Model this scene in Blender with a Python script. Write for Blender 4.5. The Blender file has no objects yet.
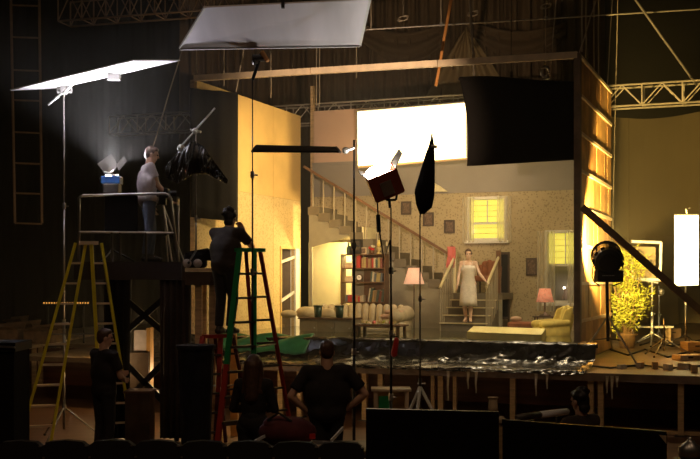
import bpy, bmesh, math, random
from mathutils import Vector, Matrix, Euler
random.seed(7)
# ------------------------------------------------------------------ camera, world, exposure
F, CX, CY, EYE = 1094.0, 350.0, 278.0, 2.5
scene = bpy.context.scene
C = scene.collection
cam_d = bpy.data.cameras.new('camera'); cam = bpy.data.objects.new('camera', cam_d); C.objects.link(cam)
cam.location = (0, 0, EYE); cam.rotation_euler = (math.pi/2, 0, 0)
cam_d.sensor_width = 36; cam_d.lens = F/700*36; cam_d.shift_y = (CY-229.5)/700
cam_d.clip_end = 200; scene.camera = cam
w = bpy.data.worlds.new('world'); scene.world = w; w.use_nodes = True
w.node_tree.nodes['Background'].inputs[0].default_value = (1, .78, .6, 1)
w.node_tree.nodes['Background'].inputs[1].default_value = .0012
vs = scene.view_settings
vs.view_transform = 'Standard'; vs.look = 'None'; vs.exposure = 0.0; vs.gamma = 1; vs.use_curve_mapping = False
SCREEN_E, WINDOW_E = 4.0, .80          # emission in place of lamp light on silk and blinds
# unseen ceiling lamps added as dim fill for the crew area (fixtures are built with the hall below)
FILL = [(-6, 5, 12.9), (0, 3.5, 12.9), (6, 5, 12.9)]; FILL_W = 250
# ------------------------------------------------------------------ pixel and set coordinates
def P(px, py, Y): return Vector(((px-CX)*Y/F, Y, EYE+(CY-py)*Y/F))
def PZ(px, py, z): return P(px, py, (EYE-z)*F/(py-CY))
TH = math.radians(21)
U = Vector((math.cos(TH), -math.sin(TH), 0)); V = Vector((math.sin(TH), math.cos(TH), 0)); ZZ = Vector((0, 0, 1))
O = Vector((-3.19, 22.8, 0))
def S(a, b, z=0): return O+U*a+V*b+ZZ*z
def SB(px, py, b):
    k = (px-CX)/F; q = O+V*b; a = (k*q.y-q.x)/(U.x-k*U.y)
    p = q+U*a; p.z = EYE+(CY-py)*p.y/F; return p
def SA(px, py, a):
    k = (px-CX)/F; q = O+U*a; b = (k*q.y-q.x)/(V.x-k*V.y)
    p = q+V*b; p.z = EYE+(CY-py)*p.y/F; return p
def AB(p): d = p-O; return d.dot(U), d.dot(V)
DECK, WATER, LIP = .95, 1.30, 1.37
# ------------------------------------------------------------------ mesh builder
class MB:
    def __init__(s): s.v = []; s.f = []
    def add(s, vs, fs):
        n = len(s.v); s.v += [Vector(q) for q in vs]; s.f += [tuple(n+i for i in f) for f in fs]; return s
    def box(s, c, size, rz=0, M=None):
        c = Vector(c); R = M if M is not None else Matrix.Rotation(rz, 3, 'Z'); x, y, z = [q/2 for q in size]
        vs = [c+R@Vector((i*x, j*y, k*z)) for i in (-1, 1) for j in (-1, 1) for k in (-1, 1)]
        return s.add(vs, [(0,1,3,2),(4,6,7,5),(0,4,5,1),(2,3,7,6),(0,2,6,4),(1,5,7,3)])
    def sbox(s, a0, a1, b0, b1, z0, z1):
        return s.box(S((a0+a1)/2, (b0+b1)/2, (z0+z1)/2), (abs(a1-a0), abs(b1-b0), abs(z1-z0)), -TH)
    def bar(s, p0, p1, wd, h, up=ZZ):
        p0, p1 = Vector(p0), Vector(p1); d = (p1-p0); L = d.length; d.normalize()
        if abs(d.dot(up)) > .99: up = Vector((0, 1, 0))
        x = d.cross(up).normalized(); z = x.cross(d)
        M = Matrix((x, d, z)).transposed()
        return s.box((p0+p1)/2, (wd, L, h), M=M)
    def tube(s, p0, p1, r0, r1=None, n=8):
        p0, p1 = Vector(p0), Vector(p1); r1 = r0 if r1 is None else r1
        d = (p1-p0).normalized(); a = Vector((0, 0, 1)) if abs(d.z) < .9 else Vector((1, 0, 0))
        x = d.cross(a).normalized(); y = d.cross(x); vs = []
        for p, r in ((p0, r0), (p1, r1)):
            vs += [p+x*r*math.cos(2*math.pi*i/n)+y*r*math.sin(2*math.pi*i/n) for i in range(n)]
        fs = [(i, (i+1) % n, n+(i+1) % n, n+i) for i in range(n)]
        fs += [tuple(range(n-1, -1, -1)), tuple(range(n, 2*n))]
        return s.add(vs, fs)
    def path(s, pts, r, n=6):
        pts = [Vector(p) for p in pts]; vs = []
        for k, p in enumerate(pts):
            d = (pts[min(k+1, len(pts)-1)]-pts[max(k-1, 0)]).normalized()
            a = Vector((0, 0, 1)) if abs(d.z) < .9 else Vector((1, 0, 0))
            x = d.cross(a).normalized(); y = d.cross(x)
            rr = r[k] if isinstance(r, (list, tuple)) else r
            vs += [p+x*rr*math.cos(2*math.pi*i/n)+y*rr*math.sin(2*math.pi*i/n) for i in range(n)]
        fs = []
        for k in range(len(pts)-1):
            fs += [(k*n+i, k*n+(i+1) % n, (k+1)*n+(i+1) % n, (k+1)*n+i) for i in range(n)]
        m = (len(pts)-1)*n
        fs += [tuple(range(n-1, -1, -1)), tuple(range(m, m+n))]
        return s.add(vs, fs)
    def prism(s, poly, ext):
        n = len(poly); ext = Vector(ext); vs = [Vector(p) for p in poly]; vs += [p+ext for p in vs]
        fs = [tuple(range(n-1, -1, -1)), tuple(range(n, 2*n))]+[(i, (i+1) % n, n+(i+1) % n, n+i) for i in range(n)]
        return s.add(vs, fs)
    def lathe(s, prof, c, n=14, R=None, sx=1, sy=1):
        c = Vector(c); R = R or Matrix.Identity(3); vs = []
        for r, z in prof:
            vs += [c+R@Vector((r*sx*math.cos(2*math.pi*i/n), r*sy*math.sin(2*math.pi*i/n), z)) for i in range(n)]
        fs = []
        for k in range(len(prof)-1):
            fs += [(k*n+i, k*n+(i+1) % n, (k+1)*n+(i+1) % n, (k+1)*n+i) for i in range(n)]
        m = (len(prof)-1)*n
        fs += [tuple(range(n-1, -1, -1)), tuple(range(m, m+n))]
        return s.add(vs, fs)
    def ball(s, c, r, n=12, m=8, R=None):
        if not isinstance(r, (list, tuple)): r = (r, r, r)
        c = Vector(c); R = R or Matrix.Identity(3); vs = [c+R@Vector((0, 0, -r[2]))]
        for j in range(1, m):
            t = -math.pi/2+math.pi*j/m
            vs += [c+R@Vector((r[0]*math.cos(t)*math.cos(2*math.pi*i/n), r[1]*math.cos(t)*math.sin(2*math.pi*i/n), r[2]*math.sin(t))) for i in range(n)]
        vs.append(c+R@Vector((0, 0, r[2]))); k = len(vs)-1
        fs = [(0, 1+(i+1) % n, 1+i) for i in range(n)]
        for j in range(m-2):
            fs += [(1+j*n+i, 1+j*n+(i+1) % n, 1+(j+1)*n+(i+1) % n, 1+(j+1)*n+i) for i in range(n)]
        fs += [(k, 1+(m-2)*n+i, 1+(m-2)*n+(i+1) % n) for i in range(n)]
        return s.add(vs, fs)
    def capsule(s, p0, p1, r0, r1, n=12, h0=True, h1=True):
        p0, p1 = Vector(p0), Vector(p1); d = (p1-p0).normalized(); pts = []; rs = []
        if h0:
            for t in (85, 60, 30): pts.append(p0-d*r0*math.sin(math.radians(t))); rs.append(r0*math.cos(math.radians(t)))
        pts += [p0, p1]; rs += [r0, r1]
        if h1:
            for t in (30, 60, 85): pts.append(p1+d*r1*math.sin(math.radians(t))); rs.append(r1*math.cos(math.radians(t)))
        return s.path(pts, rs, n)
    def grid(s, fn, nu, nv):
        vs = [fn(i/nu, j/nv) for j in range(nv+1) for i in range(nu+1)]
        fs = [(j*(nu+1)+i, j*(nu+1)+i+1, (j+1)*(nu+1)+i+1, (j+1)*(nu+1)+i) for j in range(nv) for i in range(nu)]
        return s.add(vs, fs)
    def slab(s, q, th):
        q = [Vector(p) for p in q]; n = (q[1]-q[0]).cross(q[3]-q[0]).normalized()
        return s.prism([p-n*th/2 for p in q], n*th)
    def mesh(s, name, off=Vector()):
        me = bpy.data.meshes.new(name); me.from_pydata([tuple(p-off) for p in s.v], [], s.f); me.update()
        bm = bmesh.new(); bm.from_mesh(me); bmesh.ops.recalc_face_normals(bm, faces=bm.faces); bm.to_mesh(me); bm.free()
        return me
def wloc(o):
    l = Vector(o.location)
    while o.parent: o = o.parent; l += Vector(o.location)
    return l
def obj(name, mb, m, parent=None, loc=None, smooth=False, solid=None, bevel=None):
    if loc is None:
        if parent is not None: loc = wloc(parent)
        else:
            xs = [p.x for p in mb.v]; ys = [p.y for p in mb.v]; zs = [p.z for p in mb.v]
            loc = Vector(((min(xs)+max(xs))/2, (min(ys)+max(ys))/2, min(zs)))
    o = bpy.data.objects.new(name, mb.mesh(name, Vector(loc))); C.objects.link(o)
    if parent is None: o.location = loc
    else: o.parent = parent
    o.data.materials.append(mat(m) if isinstance(m, str) else m)
    if smooth:
        for p in o.data.polygons: p.use_smooth = True
    if solid: md = o.modifiers.new('solid', 'SOLIDIFY'); md.thickness = solid; md.offset = 0
    if bevel: md = o.modifiers.new('bevel', 'BEVEL'); md.width = bevel; md.segments = 2; md.limit_method = 'ANGLE'
    return o
def tag(o, label, cat, group=None, kind=None):
    o['label'] = label; o['category'] = cat
    if group: o['group'] = group
    if kind: o['kind'] = kind
    return o
def thing(name, label, cat, loc, group=None, kind=None):
    o = bpy.data.objects.new(name, None); C.objects.link(o); o.location = loc; o.empty_display_size = .1
    return tag(o, label, cat, group, kind)
def one(name, label, cat, mb, m, group=None, kind=None, **k): return tag(obj(name, mb, m, **k), label, cat, group, kind)
def copy_tree(o, parent=None):
    c = o.copy(); C.objects.link(c); c.parent = parent
    for ch in list(o.children): copy_tree(ch, c)
    return c
# ------------------------------------------------------------------ materials
MATS = {}
def mat(name): return MATS[name]
def M(name, col, rough=.6, metal=0, var=.12, scale=6, bump=0, emit=0, ecol=None, coat=0, stretch=(1, 1, 1), spec=None):
    m = bpy.data.materials.new(name); m.use_nodes = True; nt = m.node_tree; b = nt.nodes['Principled BSDF']
    b.inputs['Roughness'].default_value = rough; b.inputs['Metallic'].default_value = metal
    if spec is not None: b.inputs['Specular IOR Level'].default_value = spec
    tc = nt.nodes.new('ShaderNodeTexCoord'); mp = nt.nodes.new('ShaderNodeMapping'); mp.inputs['Scale'].default_value = stretch
    nt.links.new(tc.outputs['Object'], mp.inputs['Vector'])
    nz = nt.nodes.new('ShaderNodeTexNoise'); nz.inputs['Scale'].default_value = scale; nz.inputs['Detail'].default_value = 4
    nt.links.new(mp.outputs[0], nz.inputs['Vector'])
    rp = nt.nodes.new('ShaderNodeValToRGB')
    rp.color_ramp.elements[0].position = .3; rp.color_ramp.elements[1].position = .7
    rp.color_ramp.elements[0].color = tuple(c*(1-var) for c in col)+(1,); rp.color_ramp.elements[1].color = tuple(min(1, c*(1+var)) for c in col)+(1,)
    nt.links.new(nz.outputs['Fac'], rp.inputs[0]); nt.links.new(rp.outputs[0], b.inputs['Base Color'])
    if bump:
        bp = nt.nodes.new('ShaderNodeBump'); bp.inputs['Strength'].default_value = bump; bp.inputs['Distance'].default_value = .02
        nt.links.new(nz.outputs['Fac'], bp.inputs['Height']); nt.links.new(bp.outputs[0], b.inputs['Normal'])
    if emit:
        b.inputs['Emission Strength'].default_value = emit; b.inputs['Emission Color'].default_value = tuple(ecol or col)+(1,)
    MATS[name] = m; return m
M('void', (.010, .008, .007), .95, spec=.1)
M('blackcloth', (.008, .006, .005), .9, bump=.2, scale=20, spec=.2)
M('blackcloth2', (.013, .011, .009), .85, bump=.3, scale=14, spec=.3)
M('blackmetal', (.014, .013, .013), .45, .3)
M('blackplastic', (.024, .019, .013), .26, bump=.35, scale=5, spec=.6)
M('steel', (.42, .40, .37), .35, .85)
M('alu', (.62, .60, .56), .4, .7)
M('darksteel', (.10, .085, .07), .5, .6)
M('brownsteel', (.40, .27, .17), .55, .4)
M('pipe', (.30, .27, .24), .45, .6)
M('pine', (.56, .38, .19), .65, var=.25, stretch=(1, 1, 9), scale=3)
M('palewood', (.72, .56, .38), .6, var=.15, scale=4)
M('rawply', (.50, .27, .08), .6, var=.3, scale=2.5, bump=.1)
M('rawply2', (.60, .34, .11), .6, var=.3, scale=2.5, bump=.1)
M('rawply3', (.38, .19, .06), .6, var=.3, scale=2.5, bump=.1)
M('darkwood', (.075, .045, .026), .5, var=.3, scale=5)
M('shelfwood', (.12, .060, .028), .45, var=.3, scale=5)
M('railwood', (.17, .085, .04), .4, var=.2)
M('stairpaint', (.17, .14, .09), .6)
M('spandrel', (.29, .26, .18), .7, var=.08)
M('cream', (.74, .66, .40), .7, var=.05)
M('creamwall', (.76, .53, .20), .75, var=.10, scale=1.3)
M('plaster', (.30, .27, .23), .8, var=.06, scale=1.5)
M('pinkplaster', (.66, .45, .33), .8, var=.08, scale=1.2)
M('white', (.80, .78, .74), .5, var=.04)
M('boardwhite', (.80, .79, .80), .45, var=.06, scale=1.2)
M('boardgrey', (.74, .70, .75), .5, .1, var=.18, scale=1.1, stretch=(2.2, .2, 1))  # stretched noise paints light streaks into the board's colour
M('yellowfg', (.85, .72, .03), .4)
M('greenfg', (.02, .26, .08), .4)
M('redfg', (.40, .035, .02), .4)
M('redpaint', (.55, .03, .02), .35)
M('floorwood', (.17, .085, .038), .42, var=.3, scale=2, stretch=(1, 6, 1))
M('stagefloor', (.22, .15, .075), .5, var=.25, scale=1.2, bump=.1)
M('backdrop', (.30, .23, .12), .85, var=.08, scale=.6)
M('drape', (.12, .075, .035), .85, var=.2, scale=1.2)
M('drapelight', (.34, .24, .11), .85, var=.12, scale=1)
M('pitwall', (.17, .060, .025), .5, var=.35, scale=1.5, stretch=(.3, .3, 7))
M('rope', (.40, .33, .24), .8)
M('ropeorange', (.60, .25, .06), .7)
M('skin', (.62, .36, .24), .5, var=.05)
M('skinpale', (.78, .55, .42), .5, var=.04)
M('hairbrown', (.085, .040, .020), .5, var=.3, scale=30)
M('hairblack', (.018, .012, .010), .5, var=.3, scale=30)
M('teewhite', (.66, .60, .62), .8, bump=.15, scale=10)
M('jeans', (.12, .14, .19), .8, bump=.15, scale=18)
M('darkshirt', (.018, .012, .010), .85, bump=.15, scale=10)
M('darkpants', (.020, .017, .016), .85, bump=.15, scale=10)
M('brownshirt', (.034, .022, .014), .85, bump=.15, scale=10)
M('slip', (.78, .72, .64), .35, bump=.1, scale=9)
M('shoe', (.03, .025, .02), .5)
M('upholstery', (.58, .50, .34), .7, var=.12, scale=7)
M('armchair', (.62, .50, .13), .7, var=.15, scale=9)
M('browncloth', (.26, .09, .035), .75, var=.25)
M('pinkcloth', (.62, .16, .14), .8)
M('tablecloth', (.86, .78, .36), .6, var=.05)
M('silverred', (.5, .06, .05), .5)
M('greenglass', (.02, .05, .03), .3)
M('greentarp', (.035, .20, .065), .45, var=.35, scale=4, bump=.4)
M('brownmess', (.22, .13, .06), .8, var=.35)
M('paper', (.62, .48, .30), .7)
M('bluegel', (.08, .22, .62), .3)
M('whitepaint', (.72, .69, .60), .55, var=.05)
M('foliage', (.36, .38, .045), .55, var=.35, scale=3)
M('stem', (.20, .12, .05), .8)
M('darkred', (.10, .012, .014), .8, var=.3)
M('picture', (.16, .10, .06), .5, var=.6, scale=25)
M('glassdark', (.02, .02, .02), .08)
M('lampglow', (.9, .8, .6), .5, emit=30, ecol=(1, .86, .62))
M('hmiglow', (.9, .9, .9), .5, emit=60, ecol=(1, .93, .80))
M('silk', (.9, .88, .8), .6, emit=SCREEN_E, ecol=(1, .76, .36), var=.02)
M('rightsilk', (.9, .88, .8), .6, emit=6, ecol=(1, .84, .40), var=.02)  # own emission replaces the lamp lighting this frame and lifts the backdrop
M('shadepink', (.80, .42, .30), .7, emit=.5, ecol=(1, .60, .34))
M('shadered', (.75, .28, .20), .7, var=.45, scale=14, emit=.3, ecol=(1, .36, .18))
M('tinylight', (.9, .9, .9), .5, emit=1.2, ecol=(.9, .9, 1))
M('blind', (.8, .75, .2), .7, emit=WINDOW_E, ecol=(1, .84, .12), var=.06)
M('water', (.060, .062, .026), .06, var=.2, scale=1.2, bump=.018)
for i, c in enumerate([(.42,.04,.03),(.55,.48,.34),(.10,.12,.14),(.30,.20,.09),(.62,.58,.46),(.18,.05,.03),(.06,.10,.08),(.38,.30,.12)]): M('book%d' % i, c, .6)
def wallpaper(name, col, spotcol):
    m = M(name, col, .8, var=.06, scale=1.2); nt = m.node_tree; b = nt.nodes['Principled BSDF']
    tc = nt.nodes['Texture Coordinate']; vo = nt.nodes.new('ShaderNodeTexVoronoi'); vo.inputs['Scale'].default_value = 17
    nt.links.new(tc.outputs['Object'], vo.inputs['Vector'])
    r = nt.nodes.new('ShaderNodeValToRGB'); r.color_ramp.elements[0].position = .22; r.color_ramp.elements[1].position = .42
    r.color_ramp.elements[0].color = (1, 1, 1, 1); r.color_ramp.elements[1].color = (0, 0, 0, 1)
    nt.links.new(vo.outputs['Distance'], r.inputs[0])
    mx = nt.nodes.new('ShaderNodeMix'); mx.data_type = 'RGBA'
    nt.links.new(r.outputs[0], mx.inputs['Factor'])
    mx.inputs['B'].default_value = tuple(spotcol)+(1,)
    src = b.inputs['Base Color'].links[0].from_socket
    nt.links.new(src, mx.inputs['A']); nt.links.new(mx.outputs['Result'], b.inputs['Base Color'])
wallpaper('wallpaper', (.47, .38, .22), (.30, .23, .13)); wallpaper('creampaper', (.74, .56, .26), (.58, .40, .16))
def curtain_mat():
    m = bpy.data.materials.new('lace'); m.use_nodes = True; nt = m.node_tree; nt.nodes.clear()
    o = nt.nodes.new('ShaderNodeOutputMaterial'); d = nt.nodes.new('ShaderNodeBsdfDiffuse'); d.inputs[0].default_value = (.72, .66, .48, 1)
    t = nt.nodes.new('ShaderNodeBsdfTransparent'); x = nt.nodes.new('ShaderNodeMixShader')
    nz = nt.nodes.new('ShaderNodeTexNoise'); nz.inputs['Scale'].default_value = 12
    mr = nt.nodes.new('ShaderNodeMapRange'); mr.inputs['To Min'].default_value = .25; mr.inputs['To Max'].default_value = .6
    nt.links.new(nz.outputs['Fac'], mr.inputs['Value']); nt.links.new(mr.outputs[0], x.inputs[0])
    nt.links.new(t.outputs[0], x.inputs[1]); nt.links.new(d.outputs[0], x.inputs[2]); nt.links.new(x.outputs[0], o.inputs[0])
    MATS['lace'] = m
curtain_mat()
# ------------------------------------------------------------------ lamps
def aim(o, target):
    d = Vector(target)-Vector(o.location); o.rotation_euler = d.to_track_quat('-Z', 'Y').to_euler()
def spot(name, loc, target, power, angle, col=(1, .8, .5), blend=.5, size=.1, parent=None):
    l = bpy.data.lights.new(name, 'SPOT'); l.energy = power; l.spot_size = math.radians(angle); l.spot_blend = blend; l.color = col; l.shadow_soft_size = size
    o = bpy.data.objects.new(name, l); C.objects.link(o); o.location = loc; aim(o, target)
    if parent: o.location = Vector(loc)-wloc(parent); o.parent = parent
    return o
def point(name, loc, power, col=(1, .75, .45), size=.06, parent=None):
    l = bpy.data.lights.new(name, 'POINT'); l.energy = power; l.color = col; l.shadow_soft_size = size
    o = bpy.data.objects.new(name, l); C.objects.link(o); o.location = loc
    if parent: o.location = Vector(loc)-wloc(parent); o.parent = parent
    return o
def area(name, loc, target, power, sx, sy, col=(1, .8, .5), parent=None):
    l = bpy.data.lights.new(name, 'AREA'); l.shape = 'RECTANGLE'; l.size = sx; l.size_y = sy; l.energy = power; l.color = col
    o = bpy.data.objects.new(name, l); C.objects.link(o); o.location = loc; aim(o, target)
    if parent: o.location = Vector(loc)-wloc(parent); o.parent = parent
    return o
M('weathered', (.20, .14, .09), .7, var=.3, scale=4)
M('hotmetal', (.30, .07, .035), .4, .3)
M('skirtbrown', (.030, .018, .013), .85, bump=.2)
M('whitetube', (.85, .83, .75), .4, var=.03)
M('amber', (.8, .4, .1), .5, emit=.6, ecol=(1, .45, .08))
M('navy', (.005, .006, .010), .8)
M('seatfabric', (.014, .011, .011), .8)
M('trussalu', (.50, .44, .36), .45, .35)
M('balpaint', (.38, .33, .23), .55, var=.05)
# ================================================================== the hall
def struct(name, label, cat, mb, m, **k): return one(name, label, cat, mb, m, kind='structure', **k)
struct('floor', 'dark brown wooden auditorium floor below the stage', 'floor', MB().box((0, 8, -.05), (34, 36, .1)), 'floorwood')
struct('ceiling', 'black void of the fly loft above the set', 'ceiling', MB().box((0, 20, 14.05), (34, 46, .1)), 'void')
struct('wall_left', 'black side wall of the hall', 'wall', MB().box((-16.1, 20, 7), (.2, 46, 14)), 'void')
struct('wall_right', 'dark side wall of the hall', 'wall', MB().box((17.1, 20, 7), (.2, 46, 14)), 'void')
struct('wall_back', 'dark rear wall behind all hangings', 'wall', MB().box((0, 43.1, 7), (34, .2, 14)), 'void')
struct('wall_rear', 'dark wall behind the auditorium', 'wall', MB().box((0, -5.1, 7), (34, .2, 14)), 'void')
for k, hp in enumerate(FILL):
    t = thing('fill_lamp', ['left', 'middle', 'right'][k]+' added fill lamp on the hall ceiling, out of view', 'lamp', (hp[0], hp[1], 13.0)); q = Vector(hp)
    obj('can', MB().lathe([(.16, 1.1), (.2, .9), (.2, .1), (.19, .1), (.19, .85), (.05, .9)], q, 16), 'blackmetal', t); obj('bulb', MB().ball(q+ZZ*.2, .08), 'lampglow', t)
    spot('fill_glow', q+ZZ*.05, q+Vector((0, 7, -12)), FILL_W, 100, (1, .66, .40), .8, .15, t)
# stage: one slab whose front edge runs along the set
st = MB(); poly = [S(-3.0, -2.2), S(13.2, -2.2), S(13.2, 22), S(-9, 22), S(-9, 3), S(-3.0, 1.2)]
st.prism([p+ZZ*(DECK-.09) for p in poly], ZZ*.09)
struct('floor_stage', 'raised brown stage deck under and behind the set', 'stage', st, 'stagefloor')
fa = MB().bar(S(-1.0, -2.23, DECK-.05), S(13.2, -2.23, DECK-.05), .05, .13)
struct('trim_1', 'pale timber edge along the front of the stage deck', 'trim', fa, 'weathered')
pw = MB().box(S(4, 1.4, .43), (22, .1, .86), -TH)
struct('wall_pit', 'reddish brown panelling under the stage deck', 'wall', pw, 'pitwall')
# backdrop on the right with its panels
bd = thing('wall_backdrop', 'tall tan backdrop behind the right side of the stage', 'backdrop', (11.5, 37.5, DECK), kind='structure')
xs = [6.2, 8.1, 9.55, 12.2, 14.4, 17.0]
for i in range(5):
    mb = MB(); x0, x1 = xs[i]+.006, xs[i+1]-.006
    mb.grid(lambda u, v, x0=x0, x1=x1: Vector((x0+(x1-x0)*u, 37.5+.10*math.sin(u*math.pi)+.02*math.sin(u*11), DECK+.01+v*(8.2-DECK-.25*math.sin(math.pi*min(1, max(0, (x0+(x1-x0)*u-8)/4)))))), 10, 4)
    obj('panel', mb, 'backdrop', bd, solid=.03)
bb = MB().box((11.5, 37.9, 4.5), (11, .05, 7)); obj('backing', bb, 'drape', bd)
# hanging drapery above the set
def drapery(name, label, px0, px1, py0, py1, Y, m, amp, n, seed, bottom=None):
    rnd = random.Random(seed); ph = [rnd.uniform(0, 6) for _ in range(4)]
    mb = MB()
    def fn(u, v):
        b = py1 if bottom is None else bottom(u)
        p = P(px0+(px1-px0)*u, b+(py0-b)*v, Y)
        p.y += amp*(math.sin(u*n*6.28+ph[0])+.5*math.sin(u*n*2.3*6.28+ph[1]+v*2))
        p.z += .08*math.sin(u*7+ph[2])*(1-v); return p
    mb.grid(fn, n*10, 8); return one(name, label, 'curtain', mb, m, smooth=True, solid=.02)
drapery('stage_drape', 'dark brown gathered drape hanging high behind the header beam', 372, 605, -40, 165, 35.5, 'drape', .22, 16, 1)
drapery('stage_drape', 'dim brown drape hanging high behind the large grey board', 180, 380, -40, 150, 36.0, 'drape', .22, 12, 2)
drapery('masking_drape', 'black masking drape filling the left of the stage', -60, 215, -60, 330, 36.5, 'void', .04, 16, 3)
sw = MB().grid(lambda u, v: P(466+(u-.46)*(4+104*(1-v)**.9), 30+86*(1-v)+3*math.sin(u*9), 35.2-.12*math.sin(u*26)), 30, 10)
one('pointed_drape', 'lighter tan drape falling to both sides from one point behind the beam', 'curtain', sw, 'drapelight', smooth=True, solid=.02)
for k, (x, sag) in enumerate(((404, 26), (520, 22))):
    mb = MB(); mb.grid(lambda u, v: P(x-46+92*u, 22+v*16+sag*math.sin(math.pi*u)*(.4+.6*v), 35.25-.1*math.sin(v*12+u*2)), 16, 10)
    one('swag_drape', ['brown swagged valance sagging above the glowing silk', 'brown swagged valance sagging above the black flag'][k], 'curtain', mb, 'drape', smooth=True, solid=.02)

# ================================================================== the set: walls
def cells(u0, u1, z0, z1, holes):
    us = sorted({u0, u1, *[h[0] for h in holes], *[h[1] for h in holes]}); zs = sorted({z0, z1, *[h[2] for h in holes], *[h[3] for h in holes]})
    for i in range(len(us)-1):
        for j in range(len(zs)-1):
            cu, cz = (us[i]+us[i+1])/2, (zs[j]+zs[j+1])/2
            if u0 <= cu <= u1 and z0 <= cz <= z1 and not any(h[0] < cu < h[1] and h[2] < cz < h[3] for h in holes):
                yield us[i], us[i+1], zs[j], zs[j+1]
LTOP = 6.62; SBF_ = 5.0
d0 = AB(SA(281, 250, 0))[1]; d1 = AB(SA(294, 250, 0))[1]; dz = SA(287, 249, 0).z
wl = thing('wall_set_left', 'golden cream flat forming the left wall of the built room', 'wall', S(0, 2.7, DECK), kind='structure')
zdv = SA(255, 194, 0).z
seams = [0, 1.25, 2.5, 3.75, 5.4]
for i in range(4):
    mb = MB()
    for q in cells(seams[i]+.004, seams[i+1]-.004, zdv+.004, LTOP, []): mb.sbox(-.07, 0, q[0], q[1], q[2], q[3])
    obj('panel', mb, 'creamwall', wl); mb = MB()
    for q in cells(seams[i]+.004, seams[i+1]-.004, DECK, zdv, [(d0, d1, DECK, dz)]): mb.sbox(-.07, 0, q[0], q[1], q[2], q[3])
    obj('papered_panel', mb, 'creampaper', wl)
obj('frame', MB().sbox(-.16, -.07, 0, 5.4, LTOP-.12, LTOP+.02).sbox(-.16, -.07, 0, 5.4, 3.6, 3.7).sbox(-.16, -.07, 0, .08, DECK, LTOP), 'pine', wl)
# door opening in the left wall
dr = thing('door_1', 'dark doorway with one brightly lit white jamb in the golden wall', 'door', S(0, (d0+d1)/2, DECK), kind='structure')
obj('jamb', MB().sbox(-.1, .05, d1, d1+.24, DECK, dz+.02), 'white', dr)
obj('jamb', MB().sbox(-.1, .03, d0-.06, d0, DECK, dz+.06), 'creamwall', dr)
obj('lintel', MB().sbox(-.1, .03, d0, d1, dz, dz+.06), 'creamwall', dr)
obj('leaf', MB().bar(S(-.1, d1-.02, (DECK+dz)/2), S(-.75, d1-.5, (DECK+dz)/2), .04, dz-DECK), 'darkwood', dr)
for y in ((262, 257), (301, 292)):
    obj('rail', MB().bar(SA(281, y[0], .02), SA(294, y[1], .02), .04, .07), 'white', dr)
# back wall
BW = 6.2
a0 = AB(SB(312.5, 150, BW))[0]; A1 = AB(SB(598, 150, BW))[0]
z_pap = SB(330, 196, BW).z; z_mol = SB(330, 163.5, BW).z; z_top = SB(335, 110, BW).z
def hole(px0, px1, py0, py1):
    l, r = SB(px0, (py0+py1)/2, BW), SB(px1, (py0+py1)/2, BW); mid = SB((px0+px1)/2, py0, BW); lo = SB((px0+px1)/2, py1, BW)
    return AB(l)[0], AB(r)[0], lo.z, mid.z
h1 = hole(470, 504.5, 199.5, 240.5); h2 = hole(548, 583, 233, 303)
wb = thing('wall_set_back', 'flowered papered back wall of the built room with plain plaster above', 'wall', S(4, BW, DECK), kind='structure')
mb = MB()
for q in cells(a0, A1, DECK, z_pap, [h1, h2]): mb.sbox(q[0], q[1], BW, BW+.1, q[2], q[3])
obj('papered_panel', mb, 'wallpaper', wb)
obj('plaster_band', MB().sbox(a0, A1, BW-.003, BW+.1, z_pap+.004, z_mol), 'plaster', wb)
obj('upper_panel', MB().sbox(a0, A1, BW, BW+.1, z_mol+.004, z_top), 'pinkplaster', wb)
obj('picture_rail', MB().sbox(a0, A1, BW-.02, BW, z_pap-.02, z_pap+.015), 'plaster', wb)
obj('cornice', MB().sbox(a0, A1, BW-.03, BW, z_mol-.03, z_mol+.03), 'plaster', wb)
bp_ = AB(SB(312, 98, BW))[0]
obj('stub_post', MB().sbox(a0-.06, a0+.04, BW, BW+.09, DECK, SB(312, 86, BW).z), 'pine', wb)
one('light_wedge', 'small pale wedge standing in for a patch of light above the papered wall', 'light patch', MB().prism([SB(434.5, 191.5, BW-.1), SB(447.5, 191.5, BW-.1), SB(440, 186, BW-.1), SB(434.5, 183, BW-.1)], V*.08), 'cream')  # pale wedge added where a patch of light falls on the wall
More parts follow.
